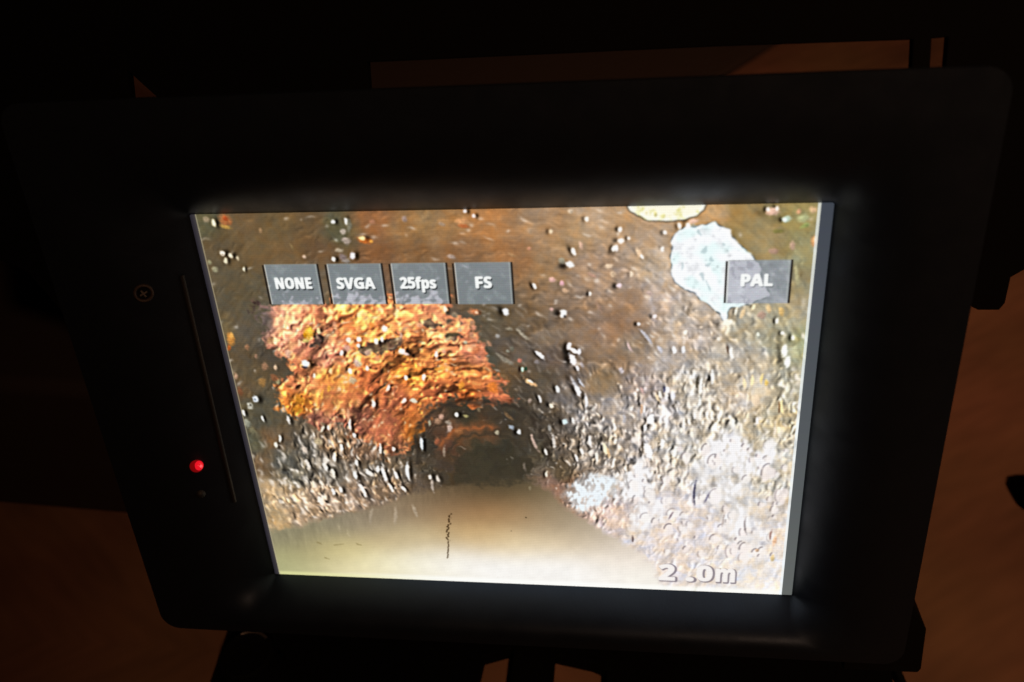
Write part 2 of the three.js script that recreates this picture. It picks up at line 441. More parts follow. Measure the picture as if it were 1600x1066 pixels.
    const f = 1 + dry * room * (0.36 * top - 0.42 * tilt), wht = dry * clamp(0.32 * Math.max(0, top - 0.25) * (rs > 0.5 ? 0.35 : 1.1) + 0.74 * Math.min(1.1, gloss[k]) * (0.35 + 0.65 * rough[k]));
    R[k] = R[k] * f; G[k] = G[k] * (rs > 0.5 ? f * (1 + 0.12 * top) : f); B[k] = B[k] * f;
    R[k] += (250 - R[k]) * wht; G[k] += (240 - (rs > 0.5 ? 20 : 0) - G[k]) * wht; B[k] += (228 - (rs > 0.5 ? 50 : 0) - B[k]) * wht;
  }
  put();
  // the mouths of the next pipe lengths: dark rings one behind the other
  const arc = (pts0, w, col, soft, dash) => { const pts = pts0.map(([x, y]) => [x + (rnd() - 0.5) * 9, y + (rnd() - 0.5) * 9]); ctx.save(); ctx.filter = `blur(${soft}px)`; ctx.strokeStyle = col; ctx.lineWidth = w; ctx.lineCap = ctx.lineJoin = 'round'; if (dash) { ctx.setLineDash(dash); ctx.lineDashOffset = rnd() * 60; } ctx.beginPath(); ctx.moveTo(...pts[0]); for (let i = 1; i < pts.length - 1; i++) ctx.quadraticCurveTo(...pts[i], (pts[i][0] + pts[i + 1][0]) / 2, (pts[i][1] + pts[i + 1][1]) / 2); ctx.lineTo(...pts[pts.length - 1]); ctx.stroke(); ctx.restore(); };
  arc(mouthA, 13, 'rgba(56,48,40,0.7)', 4); arc(mouthA, 9, 'rgba(50,42,36,0.5)', 2, [60, 22, 40, 30]); arc(mouthB, 15, 'rgba(62,54,44,0.45)', 5); arc(mouthC, 15, 'rgba(140,86,54,0.6)', 4); arc(mouthC, 9, 'rgba(168,96,54,0.7)', 2.5, [16, 14, 26, 20]); arc(mouthD, 9, 'rgba(58,52,42,0.7)', 3);
  for (const p of [ridgeA, ridgeB, ridgeC, ridgeD]) for (let i = 0; i < 3; i++) { const o = p.map(([x, y]) => [x + (i - 1) * 13, y - (i - 1) * 9]); arc(o, 6, 'rgba(62,52,44,0.36)', 2.5, [34, 40, 18, 52]); arc(o.map(([x, y]) => [x + 6, y - 4]), 3.2, 'rgba(172,160,146,0.4)', 1.5, [22, 60, 14, 38]); }
  get();
  { // nothing in the pipe runs true: everything dry is pushed about a little
    const src = [R.slice(), G.slice(), B.slice()];
    for (let y = 0; y < TH; y++) for (let x = 0; x < TW; x++) {
      const k = y * TW + x, q = (1 - mWater[k]) * (6 + 12 * smooth(230, 60, Math.hypot(x - CX, y - CY + 20))); if (q < 0.3) continue;
      const sx = clamp(x + q * noise(x / 19, y / 19, 31.5) + 0.22 * q * noise(x / 7, y / 7, 3.2), 0, TW - 1.01), sy = clamp(y + q * noise(x / 19, y / 19, 57.5) + 0.22 * q * noise(x / 7, y / 7, 8.2), 0, TH - 1.01);
      const i = Math.floor(sx), j = Math.floor(sy), u = sx - i, v = sy - j, o = j * TW + i;
      [R, G, B].forEach((ch, n) => { const a = src[n]; ch[k] = (a[o] * (1 - u) + a[o + 1] * u) * (1 - v) + (a[o + TW] * (1 - u) + a[o + TW + 1] * u) * v; });
    }
  }
  // limescale patches
  for (let y = 0; y < TH; y++) for (let x = 0; x < TW; x++) {
    const k = y * TW + x, n1 = fbm(x / 16, y / 16, 2.7, 4), n2 = fbm(x / 7, y / 10, 6.6, 3);
    let q = mPale[k];
    if (q > 0) { const s = 1 - 0.08 * smooth(0.05, 0.4, n1) - 0.16 * smooth(0.28, 0.42, n2), rim = 4 * q * (1 - q) * (0.5 + noise(x / 12, y / 12, 2)), pale = smooth(-0.1, 0.25, fbm(x / 40, y / 40, 8.1, 2)); R[k] += ((250 - 15 * pale) * s - R[k]) * q; G[k] += (252 * s - G[k]) * q; B[k] += ((255 - 3 * pale) * s - B[k]) * q; R[k] *= 1 - 0.6 * rim; G[k] *= 1 - 0.55 * rim; B[k] *= 1 - 0.5 * rim; }
    q = mTop[k];
    if (q > 0) { const s = smooth(0.05, 0.35, n1); R[k] += (255 - 24 * s - R[k]) * q; G[k] += (250 - 24 * s - G[k]) * q; B[k] += (228 - 70 * s - B[k]) * q; const rim = 4 * q * (1 - q) * 0.5; R[k] *= 1 - rim; G[k] *= 1 - rim; B[k] *= 1 - rim; }
    whites.forEach((m, i) => { const v = clamp(m[k] * (0.55 + 0.8 * smooth(-0.15, 0.75, relief[k]))); if (v > 0) { const s = 10 * smooth(0.1, 0.4, n2); R[k] += ((i ? 247 : 238) - s - R[k]) * v; G[k] += (245 - s - G[k]) * v; B[k] += ((i ? 246 : 250) - s - B[k]) * v; const rim = 4 * m[k] * (1 - m[k]) * smooth(0.05, 0.35, fbm(x / 30, y / 30, 3.1 + i, 2)) * 0.14; R[k] *= 1 - rim; G[k] *= 1 - rim; B[k] *= 1 - 0.9 * rim; } });
  }
  put();
  // the marks on the limescale and the single stones and flakes
  for (const [u, v, w, h, a] of [[1083, 96, 9, 20, 30], [1097, 116, 9, 12, 20], [1091, 128, 9, 9, 0], [1059, 44, 12, 10, 0], [1071, 58, 6, 16, -25], [1080, 152, 6, 22, -25], [1094, 176, 4, 26, -25], [1040, 130, 5, 14, 0], [1120, 84, 6, 7, 0]]) blob(u, v, w, h, a, css(165, 186, 190, 0.5), 0.6);
  get();
  // thick white crust low on the right: lumps with a dark, broken rim on the side away from the light
  put();
  for (let n = 0, made = 0; n < 2000 && made < 90; n++) {
    const x = 930 + rnd() * 350, y = 520 + rnd() * 370, k = Math.floor(y) * TW + Math.floor(x), z = rnd(), t = rnd(), v = rnd();
    if (mWater[k] > 0.05 || R[k] + G[k] + B[k] < 560 || (y > 800 && x < 1000)) continue;
    made++; const w = 9 + 22 * z * z, h = w * (1.1 + 0.6 * t);
    ctx.save(); ctx.filter = 'blur(1.6px)'; blob(x, y, w, h, -8 + 16 * v, css(250, 246 - 8 * t, 243 - 10 * t, 0.75), 0.45); ctx.restore();
    ctx.save(); ctx.filter = 'blur(0.8px)'; ctx.strokeStyle = css(104, 92, 98, 0.35 + 0.4 * v); ctx.lineWidth = 1.6 + 1.6 * t; ctx.lineCap = 'round'; ctx.beginPath(); const a0 = 2.2 + v * 1.2, a1 = a0 + 0.7 + 1.2 * z; ctx.ellipse(x, y, w * 0.52, h * 0.52, 0, a0, a1); ctx.stroke(); ctx.restore();
  }
  get();
  const chip = (u, v, w, h, a, r, g, b) => {
    const lum = (r + g + b) / 3, white = smooth(190, 225, lum), c = Math.cos(a * Math.PI / 180), s = Math.sin(a * Math.PI / 180), e = Math.ceil(Math.max(w, h) * 0.8 + 4), z = rnd() * 90;
    const wet = inside(waterLine, u, v + 8) ? 0.5 : 1, bend = (rnd() - 0.5) * 0.9;
    for (let y = Math.max(0, v - e); y <= Math.min(TH - 1, v + e); y++) for (let x = Math.max(0, u - e); x <= Math.min(TW - 1, u + e); x++) {
      const dx = x - u, dy = y - v, r0 = -dx * s + dy * c, p = (dx * c + dy * s + bend * (r0 * r0 / h - h * 0.1)) / w * 2, q = r0 / h * 2, d = Math.sqrt(p * p + q * q);
      const f = Math.min(w, 12), nn = 0.3 * noise(x / (f * 0.55), y / (f * 0.55), z) + 0.1 * noise(x / 3.2, y / 3.2, z);
      const cov = smooth(1.08, 0.5 - 0.12 * (1 - white), d / (0.98 - 0.14 * white) + nn) * wet * (0.8 + 0.2 * white); if (cov <= 0) continue;
      const k = y * TW + x, f2 = 1 + 0.22 * noise(x / 4, y / 4, z + 5) * (1 - 0.7 * white) + (0.04 + 0.12 * noise(u / 7, v / 7, 3)) * white - 0.12 * (p + q) * (1 - white);
      R[k] += (r * f2 - R[k]) * cov; G[k] += (g * f2 - G[k]) * cov; B[k] += (b * f2 - B[k]) * cov;
    }
    if (white > 0.2 && wet === 1) {                 // the dark side of a stone
      const o = Math.max(2.5, w * 0.62), sx = u + o * c * (u < 620 ? 1 : -1), sy = v + o * s * 0.5;
      for (let y = Math.max(0, Math.floor(sy - h)); y <= Math.min(TH - 1, sy + h); y++) for (let x = Math.max(0, Math.floor(sx - w)); x <= Math.min(TW - 1, sx + w); x++) { const dx = x - sx, dy = y - sy, p = (dx * c + dy * s) / w * 3, q = (-dx * s + dy * c) / h * 2.2, cov = 0.72 * white * Math.exp(-(p * p + q * q)) * (1 - smooth(120, 200, (R[y * TW + x] + G[y * TW + x] + B[y * TW + x]) / 3)), k = y * TW + x; R[k] *= 1 - cov; G[k] *= 1 - cov; B[k] *= 1 - cov; }
    }
  };
chip(50, 20, 14, 24, 1, 250, 232, 190);
chip(77, 14, 37, 35, 13, 196, 116, 66);
chip(75, 29, 32, 12, 12, 205, 160, 80);
chip(35, 12, 20, 18, 13, 170, 150, 120);
chip(79, 11, 14, 15, 12, 160, 70, 35);
chip(54, 89, 18, 17, 13, 238, 222, 200);
chip(72, 95, 15, 18, 3, 236, 220, 190);
chip(58, 107, 13, 21, 12, 232, 218, 186);
chip(86, 101, 11, 14, -8, 222, 205, 172);
chip(54, 92, 4, 5, 13, 90, 75, 60);
chip(29, 127, 19, 18, 30, 170, 165, 132);
chip(20, 111, 12, 14, 13, 150, 145, 112);
chip(96, 127, 8, 15, 7, 235, 226, 195);
chip(239, 100, 11, 13, 10, 225, 195, 170);
chip(151, 39, 11, 16, 11, 162, 128, 92);
chip(214, 76, 6, 22, -15, 140, 118, 80);
chip(315, 21, 13, 14, 9, 250, 248, 245);
chip(343, 22, 11, 24, 1, 245, 242, 235);
chip(334, 44, 18, 17, 9, 205, 190, 175);
chip(338, 64, 25, 23, 9, 190, 172, 160);
chip(319, 86, 23, 13, 9, 196, 180, 155);
chip(303, 106, 13, 16, 9, 248, 248, 242);
chip(346, 98, 17, 24, 8, 225, 218, 228);
chip(324, 102, 23, 21, 9, 132, 116, 114);
chip(348, 30, 14, 37, 9, 140, 135, 115);
chip(316, 63, 10, 9, 9, 170, 165, 145);
chip(379, 64, 41, 20, 13, 236, 128, 52);
chip(373, 59, 20, 13, 8, 255, 226, 160);
chip(392, 67, 11, 9, 8, 255, 180, 80);
chip(400, 23, 15, 14, 8, 186, 130, 100);
chip(591, 26, 35, 19, 5, 222, 160, 108);
chip(593, 36, 35, 11, 5, 188, 106, 60);
chip(599, 4, 11, 11, 5, 250, 240, 240);
chip(616, 14, 11, 12, 5, 252, 225, 220);
chip(470, 18, 16, 17, 7, 160, 138, 130);
chip(548, 31, 21, 11, 15, 168, 142, 118);
chip(773, 50, 12, 14, 2, 240, 215, 180);
chip(847, 25, 12, 16, 1, 250, 238, 220);
chip(815, 8, 14, 13, 2, 215, 195, 170);
chip(818, 94, 13, 25, -22, 252, 246, 238);
chip(834, 83, 11, 25, -8, 225, 185, 160);
chip(810, 123, 27, 21, 20, 235, 236, 235);
chip(793, 115, 19, 20, 2, 160, 155, 135);
chip(900, 90, 12, 22, 10, 245, 238, 225);
chip(890, 128, 24, 14, 1, 232, 205, 175);
chip(898, 146, 16, 20, 1, 220, 192, 160);
chip(731, 48, 13, 19, 3, 180, 150, 120);
chip(726, 87, 12, 11, 3, 210, 150, 120);
chip(771, 158, 19, 15, 12, 235, 185, 175);
chip(792, 165, 12, 18, 2, 235, 180, 190);
chip(798, 183, 19, 13, 20, 225, 185, 150);
chip(733, 172, 11, 20, -21, 250, 246, 240);
chip(850, 190, 9, 13, 1, 248, 236, 225);
chip(792, 237, 22, 27, 2, 250, 250, 248);
chip(795, 243, 8, 9, 2, 60, 50, 45);
chip(768, 226, 11, 12, 2, 225, 180, 170);
chip(668, 232, 19, 27, -10, 235, 238, 246);
chip(600, 232, 34, 20, 9, 212, 128, 82);
chip(604, 233, 11, 11, 5, 250, 205, 170);
chip(535, 225, 11, 23, 1, 248, 232, 205);
chip(555, 239, 20, 19, 5, 138, 126, 105);
chip(855, 148, 27, 9, 29, 190, 150, 130);
chip(869, 222, 11, 38, -27, 160, 130, 110);
chip(690, 101, 24, 9, 27, 176, 136, 95);
chip(561, 103, 25, 13, 5, 180, 160, 148);
chip(330, 111, 26, 12, 9, 150, 140, 132);
chip(1031, 43, 10, 19, -11, 255, 255, 250);
chip(1048, 43, 14, 19, -2, 255, 255, 252);
chip(1058, 33, 25, 13, -2, 240, 200, 178);
chip(999, 22, 13, 13, -1, 232, 226, 160);
chip(984, 17, 8, 16, -1, 214, 204, 130);
chip(966, 14, 6, 13, 0, 236, 226, 180);
chip(914, 48, 12, 18, 0, 250, 240, 232);
chip(1003, 56, 11, 12, -1, 250, 240, 232);
chip(915, 73, 18, 17, 0, 246, 232, 222);
chip(906, 89, 12, 20, 0, 250, 242, 238);
chip(951, 99, 13, 28, -23, 238, 205, 170);
chip(958, 107, 8, 17, -23, 255, 246, 235);
chip(999, 92, 10, 17, -1, 252, 242, 232);
chip(931, 67, 9, 12, 0, 240, 220, 205);
chip(936, 146, 10, 17, 0, 235, 215, 190);
chip(911, 172, 16, 16, 0, 248, 222, 228);
chip(985, 243, 13, 15, -1, 246, 230, 232);
chip(951, 261, 11, 12, 0, 236, 232, 232);
chip(1236, 254, 8, 21, 0, 250, 246, 225);
chip(974, 190, 19, 14, 27, 200, 175, 165);
chip(1210, 16, 37, 21, 5, 240, 196, 176);
chip(1201, 11, 10, 13, -4, 255, 236, 224);
chip(1218, 10, 10, 16, -4, 255, 230, 215);
chip(1237, 32, 27, 17, -4, 194, 214, 196);
chip(1234, 33, 12, 12, -4, 226, 246, 240);
chip(1270, 31, 27, 24, -5, 190, 196, 146);
chip(1286, 14, 22, 18, -5, 228, 188, 146);
chip(1260, 17, 14, 13, -5, 226, 170, 130);
chip(1293, 79, 16, 32, -5, 240, 172, 112);
chip(1295, 75, 7, 16, -5, 255, 215, 160);
chip(1274, 46, 24, 14, -23, 150, 164, 96);
chip(1254, 88, 15, 25, -5, 196, 162, 140);
chip(1218, 99, 25, 19, -4, 182, 146, 128);
chip(1268, 153, 11, 62, -12, 182, 174, 132);
chip(1223, 57, 29, 11, -4, 128, 122, 66);
chip(1165, 237, 12, 31, 15, 240, 210, 165);
chip(1185, 223, 10, 25, 24, 246, 225, 185);
chip(1216, 226, 13, 26, -21, 236, 202, 150);
chip(1243, 232, 15, 27, -13, 230, 190, 120);
chip(1152, 231, 8, 26, 10, 250, 238, 215);
chip(1204, 240, 23, 24, -4, 184, 150, 132);
chip(26, 300, 24, 50, 8, 222, 148, 66);
chip(31, 290, 12, 20, 12, 246, 186, 96);
chip(18, 321, 12, 20, 12, 190, 96, 40);
chip(82, 412, 25, 32, 11, 166, 122, 68);
chip(21, 439, 17, 35, 3, 130, 82, 54);
chip(54, 458, 21, 27, 12, 215, 220, 226);
chip(53, 460, 8, 9, 12, 120, 128, 135);
chip(37, 478, 21, 27, 12, 206, 204, 190);
chip(39, 476, 8, 9, 12, 80, 76, 66);
chip(17, 498, 12, 23, -2, 235, 235, 230);
chip(62, 513, 9, 24, -7, 244, 244, 238);
chip(20, 528, 24, 32, -2, 150, 152, 134);
chip(29, 547, 18, 25, -2, 126, 120, 92);
chip(80, 588, 13, 27, 11, 225, 222, 205);
chip(19, 397, 13, 25, 12, 200, 160, 130);
chip(122, 303, 20, 23, 11, 178, 130, 90);
chip(63, 320, 15, 20, 12, 160, 116, 84);
chip(80, 344, 9, 15, 12, 170, 130, 105);
chip(95, 370, 20, 28, 11, 166, 124, 94);
chip(121, 373, 12, 19, 11, 236, 200, 166);
chip(131, 336, 14, 24, 11, 190, 130, 100);
chip(120, 412, 13, 21, 11, 186, 176, 130);
chip(113, 400, 25, 24, 11, 140, 90, 60);
chip(215, 283, 32, 44, 19, 236, 184, 48);
chip(221, 277, 15, 20, 10, 255, 226, 90);
chip(207, 290, 12, 16, 10, 200, 130, 20);
chip(207, 303, 21, 13, 10, 210, 196, 110);
chip(240, 278, 12, 21, 10, 246, 222, 160);
chip(190, 309, 12, 22, 10, 250, 210, 165);
chip(157, 264, 15, 50, 20, 236, 170, 130);
chip(158, 337, 17, 34, 10, 236, 186, 158);
chip(194, 362, 27, 28, 1, 232, 240, 250);
chip(191, 372, 22, 9, 10, 50, 40, 50);
chip(211, 394, 9, 16, 10, 250, 232, 210);
chip(252, 382, 12, 20, 9, 250, 215, 160);
chip(299, 381, 14, 21, -5, 250, 250, 248);
chip(291, 376, 8, 17, 9, 70, 45, 30);
chip(340, 373, 12, 20, 8, 252, 236, 226);
chip(393, 272, 19, 22, 7, 255, 240, 232);
chip(371, 304, 13, 23, 8, 255, 246, 238);
chip(385, 299, 12, 23, 8, 255, 246, 238);
chip(331, 299, 16, 20, 8, 252, 238, 230);
chip(328, 315, 12, 16, 8, 250, 236, 228);
chip(307, 301, 18, 18, 9, 252, 226, 206);
chip(285, 333, 13, 24, 26, 252, 240, 232);
chip(299, 322, 24, 26, 9, 226, 170, 150);
chip(427, 329, 21, 20, 7, 252, 242, 242);
chip(435, 336, 21, 11, 7, 240, 205, 196);
chip(382, 425, 10, 28, 28, 252, 242, 232);
chip(428, 397, 13, 20, 7, 252, 240, 228);
chip(470, 395, 13, 22, 23, 252, 240, 236);
chip(341, 468, 14, 33, 8, 244, 240, 232);
chip(416, 457, 13, 25, 36, 252, 244, 236);
chip(439, 458, 24, 19, 7, 232, 220, 196);
chip(319, 361, 23, 25, 8, 214, 186, 178);
chip(300, 405, 24, 26, 8, 206, 190, 156);
chip(347, 333, 21, 21, 8, 228, 186, 160);
chip(221, 445, 9, 40, 18, 246, 184, 80);
chip(240, 428, 9, 29, 18, 240, 170, 66);
chip(192, 428, 8, 40, 18, 240, 160, 90);
chip(161, 460, 35, 32, 10, 206, 136, 44);
chip(153, 487, 32, 29, 10, 190, 120, 36);
chip(429, 289, 9, 22, 7, 236, 190, 160);
chip(474, 264, 20, 19, 6, 236, 170, 130);
chip(368, 348, 18, 20, 8, 232, 160, 110);
chip(415, 275, 17, 22, 7, 248, 160, 90);
chip(365, 264, 18, 22, 8, 246, 150, 70);
chip(334, 275, 15, 23, 8, 250, 170, 100);
chip(281, 264, 15, 23, 9, 240, 170, 130);
chip(185, 275, 14, 23, 10, 226, 150, 116);
chip(277, 527, 10, 47, 5, 246, 240, 230);
chip(282, 556, 13, 20, 8, 246, 240, 232);
chip(245, 592, 12, 33, 0, 240, 232, 220);
chip(444, 576, 11, 47, 2, 222, 232, 246);
chip(341, 595, 11, 45, 8, 244, 234, 222);
chip(373, 594, 13, 19, 7, 248, 232, 220);
chip(206, 539, 11, 30, 26, 226, 218, 200);
chip(222, 536, 10, 22, 9, 240, 232, 222);
chip(126, 517, 12, 31, -3, 222, 216, 210);
chip(94, 569, 11, 30, 11, 226, 226, 216);
chip(275, 502, 9, 54, 9, 226, 170, 130);
chip(307, 463, 12, 25, 8, 226, 150, 100);
chip(190, 576, 24, 28, -9, 210, 190, 150);
chip(152, 601, 16, 41, -13, 222, 206, 190);
chip(212, 669, 14, 37, -4, 235, 225, 210);
chip(505, 337, 12, 23, 6, 254, 244, 238);
chip(522, 329, 14, 12, 32, 232, 176, 140);
chip(545, 287, 44, 14, -4, 80, 70, 48);
chip(595, 325, 38, 23, -45, 206, 118, 76);
chip(563, 275, 14, 14, 5, 200, 160, 130);
chip(595, 270, 17, 16, 5, 220, 150, 120);
chip(574, 306, 13, 11, 5, 200, 200, 170);
chip(588, 286, 14, 14, 5, 200, 140, 110);
chip(563, 373, 12, 10, 5, 120, 50, 30);
chip(508, 373, 31, 14, -13, 250, 170, 70);
chip(554, 418, 17, 31, 22, 240, 160, 60);
chip(627, 420, 32, 41, -24, 226, 124, 46);
chip(737, 338, 14, 38, -43, 252, 250, 255);
chip(802, 315, 15, 28, 11, 250, 246, 255);
chip(813, 326, 29, 14, 33, 250, 248, 255);
chip(807, 348, 20, 47, -14, 254, 250, 255);
chip(823, 328, 13, 22, 2, 240, 238, 248);
chip(819, 369, 10, 22, -16, 235, 232, 240);
chip(829, 361, 9, 22, -16, 190, 180, 182);
chip(816, 425, 16, 51, -20, 250, 248, 255);
chip(811, 405, 9, 43, -30, 190, 188, 192);
chip(835, 456, 10, 57, -1, 240, 238, 244);
chip(826, 406, 8, 37, -30, 205, 205, 212);
chip(713, 406, 15, 47, -54, 255, 205, 150);
chip(712, 404, 8, 20, -54, 255, 246, 230);
chip(696, 373, 10, 18, 3, 200, 250, 220);
chip(704, 372, 7, 13, 3, 20, 70, 50);
chip(692, 351, 14, 15, 3, 206, 126, 104);
chip(703, 287, 12, 49, -45, 180, 170, 150);
chip(673, 273, 20, 12, 4, 150, 140, 120);
chip(658, 348, 14, 58, -50, 142, 134, 118);
chip(626, 309, 13, 20, -45, 196, 146, 114);
chip(646, 290, 13, 14, 4, 176, 172, 168);
chip(773, 423, 13, 26, -11, 236, 240, 242);
chip(731, 449, 9, 29, -15, 226, 224, 224);
chip(708, 454, 12, 17, 3, 170, 150, 136);
chip(757, 467, 14, 19, -20, 250, 232, 206);
chip(787, 509, 18, 22, 2, 212, 232, 236);
chip(805, 505, 9, 24, -7, 236, 234, 230);
chip(666, 328, 11, 10, 4, 150, 150, 135);
chip(677, 322, 14, 19, 4, 108, 106, 92);
chip(729, 354, 17, 14, 3, 140, 132, 132);
chip(655, 395, 29, 13, 34, 130, 100, 70);
chip(536, 494, 15, 17, 5, 250, 250, 244);
chip(548, 498, 8, 14, 5, 40, 36, 28);
chip(558, 498, 18, 10, 5, 190, 180, 120);
chip(516, 532, 16, 32, 14, 216, 190, 176);
chip(514, 516, 21, 16, 6, 170, 156, 140);
chip(500, 500, 17, 21, 6, 226, 180, 156);
chip(490, 513, 21, 22, 23, 180, 140, 112);
chip(470, 518, 9, 21, 6, 190, 186, 160);
chip(662, 527, 15, 21, -33, 176, 190, 206);
chip(679, 539, 15, 19, 3, 236, 242, 248);
chip(627, 542, 14, 16, 4, 200, 190, 162);
chip(538, 540, 24, 23, 5, 160, 106, 66);
chip(483, 570, 19, 25, 6, 166, 96, 66);
chip(590, 480, 12, 16, 5, 120, 104, 80);
chip(658, 496, 12, 37, -42, 128, 100, 70);
chip(714, 568, 10, 64, -18, 216, 186, 170);
chip(751, 527, 11, 27, -10, 180, 178, 174);
chip(759, 564, 11, 53, -4, 216, 208, 200);
chip(445, 578, 11, 47, 5, 222, 236, 246);
chip(739, 593, 11, 28, -10, 240, 232, 222);
chip(497, 598, 9, 40, 6, 170, 150, 130);
chip(1148, 329, 11, 43, -10, 255, 248, 236);
chip(1139, 322, 5, 28, -10, 80, 55, 40);
chip(1255, 324, 18, 46, -4, 250, 250, 240);
chip(1264, 350, 21, 37, -4, 246, 246, 236);
chip(1234, 255, 8, 15, -4, 250, 248, 230);
chip(1249, 282, 10, 12, -4, 250, 246, 230);
chip(1270, 293, 10, 20, -5, 248, 246, 226);
chip(1199, 285, 10, 14, -4, 240, 242, 220);
chip(1119, 296, 11, 14, -3, 246, 236, 222);
chip(1049, 281, 12, 18, 7, 250, 240, 220);
chip(1027, 324, 14, 25, -10, 238, 240, 246);
chip(1046, 322, 11, 25, -1, 228, 230, 238);
chip(1015, 422, 12, 24, -1, 246, 248, 255);
chip(1008, 421, 7, 21, -1, 50, 54, 90);
chip(1027, 438, 15, 25, -1, 244, 242, 252);
chip(1110, 389, 11, 48, -2, 252, 250, 246);
chip(1088, 410, 8, 61, 1, 250, 248, 238);
chip(1079, 404, 7, 48, 1, 62, 56, 42);
chip(1084, 452, 10, 39, 2, 246, 246, 238);
chip(1000, 435, 11, 29, -14, 246, 240, 226);
chip(981, 499, 21, 44, 4, 252, 250, 252);
chip(967, 521, 11, 27, 0, 248, 246, 250);
chip(973, 584, 24, 65, -15, 255, 253, 255);
chip(962, 572, 7, 45, 0, 66, 58, 48);
chip(1071, 536, 11, 22, -2, 250, 246, 232);
chip(1047, 527, 8, 20, -1, 248, 244, 226);
chip(1262, 463, 9, 52, -8, 255, 228, 170);
chip(1255, 463, 5, 43, -4, 110, 70, 40);
chip(1136, 258, 34, 24, -3, 240, 232, 214);
chip(932, 315, 8, 36, -25, 226, 196, 190);
chip(914, 375, 16, 25, -17, 210, 200, 204);
chip(1212, 498, 11, 27, -4, 236, 230, 230);
chip(1258, 522, 11, 30, -4, 246, 236, 205);
chip(968, 293, 10, 65, -35, 200, 198, 206);
chip(996, 321, 11, 27, -27, 206, 204, 212);
chip(984, 252, 22, 9, 27, 180, 165, 160);
chip(1075, 489, 8, 23, -2, 236, 230, 226);
chip(1103, 485, 8, 23, -2, 240, 236, 226);
chip(1194, 398, 11, 41, 1, 250, 225, 180);
chip(1178, 406, 11, 42, -7, 246, 222, 182);
chip(1214, 393, 8, 34, 5, 250, 222, 150);
chip(1206, 446, 27, 42, -4, 236, 212, 182);
chip(1224, 402, 11, 22, -4, 246, 206, 110);
chip(876, 582, 13, 46, -8, 252, 232, 196);
chip(883, 593, 9, 39, -8, 240, 200, 150);
chip(1005, 562, 13, 38, 3, 250, 246, 244);
chip(1035, 587, 12, 42, 7, 246, 240, 230);
chip(958, 474, 8, 40, 4, 240, 196, 160);
chip(960, 424, 9, 26, -18, 230, 190, 180);
chip(995, 444, 9, 35, -22, 240, 215, 180);
chip(920, 500, 10, 31, 0, 196, 192, 196);
chip(843, 562, 10, 45, -5, 246, 240, 236);
chip(856, 606, 12, 46, -3, 246, 236, 222);
chip(823, 589, 11, 35, -11, 236, 226, 216);
chip(809, 607, 9, 31, -15, 240, 230, 224);
chip(1083, 699, 6, 99, 1, 52, 50, 76);
chip(1110, 713, 6, 39, 18, 120, 116, 140);
chip(1271, 886, 14, 27, 4, 222, 194, 136);
chip(1272, 833, 13, 38, 4, 240, 190, 150);
chip(1262, 816, 6, 38, 4, 150, 110, 100);
chip(939, 842, 6, 28, 0, 90, 70, 70);
chip(1093, 996, 7, 28, 17, 110, 98, 90);
chip(1151, 775, 6, 56, 5, 190, 176, 170);
chip(1203, 792, 6, 65, -6, 150, 140, 140);
chip(1233, 864, 12, 12, -4, 205, 170, 140);
chip(1029, 768, 6, 33, 23, 130, 110, 120);
chip(738, 656, 9, 26, 3, 236, 226, 204);
chip(696, 698, 8, 17, 3, 170, 160, 130);
chip(687, 637, 9, 36, -5, 120, 108, 96);
chip(278, 716, 15, 77, -19, 246, 236, 226);
chip(165, 753, 22, 41, -8, 238, 222, 208);
chip(352, 707, 13, 42, -20, 240, 232, 222);
chip(384, 710, 13, 34, -31, 248, 240, 230);
chip(341, 670, 14, 65, -10, 246, 242, 240);
chip(402, 655, 13, 75, 3, 236, 240, 244);
chip(459, 696, 10, 57, 2, 200, 184, 170);
chip(474, 677, 14, 25, -12, 220, 208, 196);
chip(455, 672, 13, 23, 6, 232, 220, 206);
chip(268, 672, 16, 37, -5, 236, 236, 232);
chip(302, 663, 19, 34, -25, 232, 228, 222);
chip(327, 653, 13, 38, 8, 240, 236, 232);
chip(195, 651, 16, 39, -13, 232, 226, 218);
chip(151, 643, 15, 46, -13, 226, 216, 206);
chip(223, 622, 12, 41, 5, 240, 232, 222);
chip(277, 635, 13, 30, 0, 246, 240, 232);
chip(370, 669, 14, 36, -10, 240, 232, 226);
chip(291, 796, 11, 70, 14, 196, 180, 158);
chip(353, 794, 13, 69, 11, 206, 190, 168);
chip(405, 776, 12, 56, -11, 210, 196, 176);
chip(202, 838, 9, 40, -4, 182, 168, 138);
chip(224, 858, 10, 33, -18, 190, 176, 142);
chip(203, 724, 14, 30, -4, 236, 228, 222);
chip(224, 719, 14, 26, -4, 240, 234, 228);
  // the camera's own sharpening: dark rims round whatever is bright
  const blur = (src, rad) => {
    const tmp = new Float32Array(TW * TH), dst = new Float32Array(TW * TH), n = 2 * rad + 1;
    for (let pass = 0; pass < 2; pass++) {
      const from = pass ? dst : src;
      for (let y = 0; y < TH; y++) { let s = 0; for (let i = -rad; i <= rad; i++) s += from[y * TW + clamp(i, 0, TW - 1)]; for (let x = 0; x < TW; x++) { tmp[y * TW + x] = s / n; s += from[y * TW + Math.min(TW - 1, x + rad + 1)] - from[y * TW + Math.max(0, x - rad)]; } }
      for (let x = 0; x < TW; x++) { let s = 0; for (let i = -rad; i <= rad; i++) s += tmp[clamp(i, 0, TH - 1) * TW + x]; for (let y = 0; y < TH; y++) { dst[y * TW + x] = s / n; s += tmp[Math.min(TH - 1, y + rad + 1) * TW + x] - tmp[Math.max(0, y - rad) * TW + x]; } }
    }
    return dst;
  };
  for (const ch of [R, G, B]) { const a = blur(ch, 1), b = blur(a, 4); for (let k = 0; k < TW * TH; k++) ch[k] = a[k] + 0.7 * (a[k] - b[k]); }
  // the bright foreground water burns out towards the lamp of the crawler
  put();
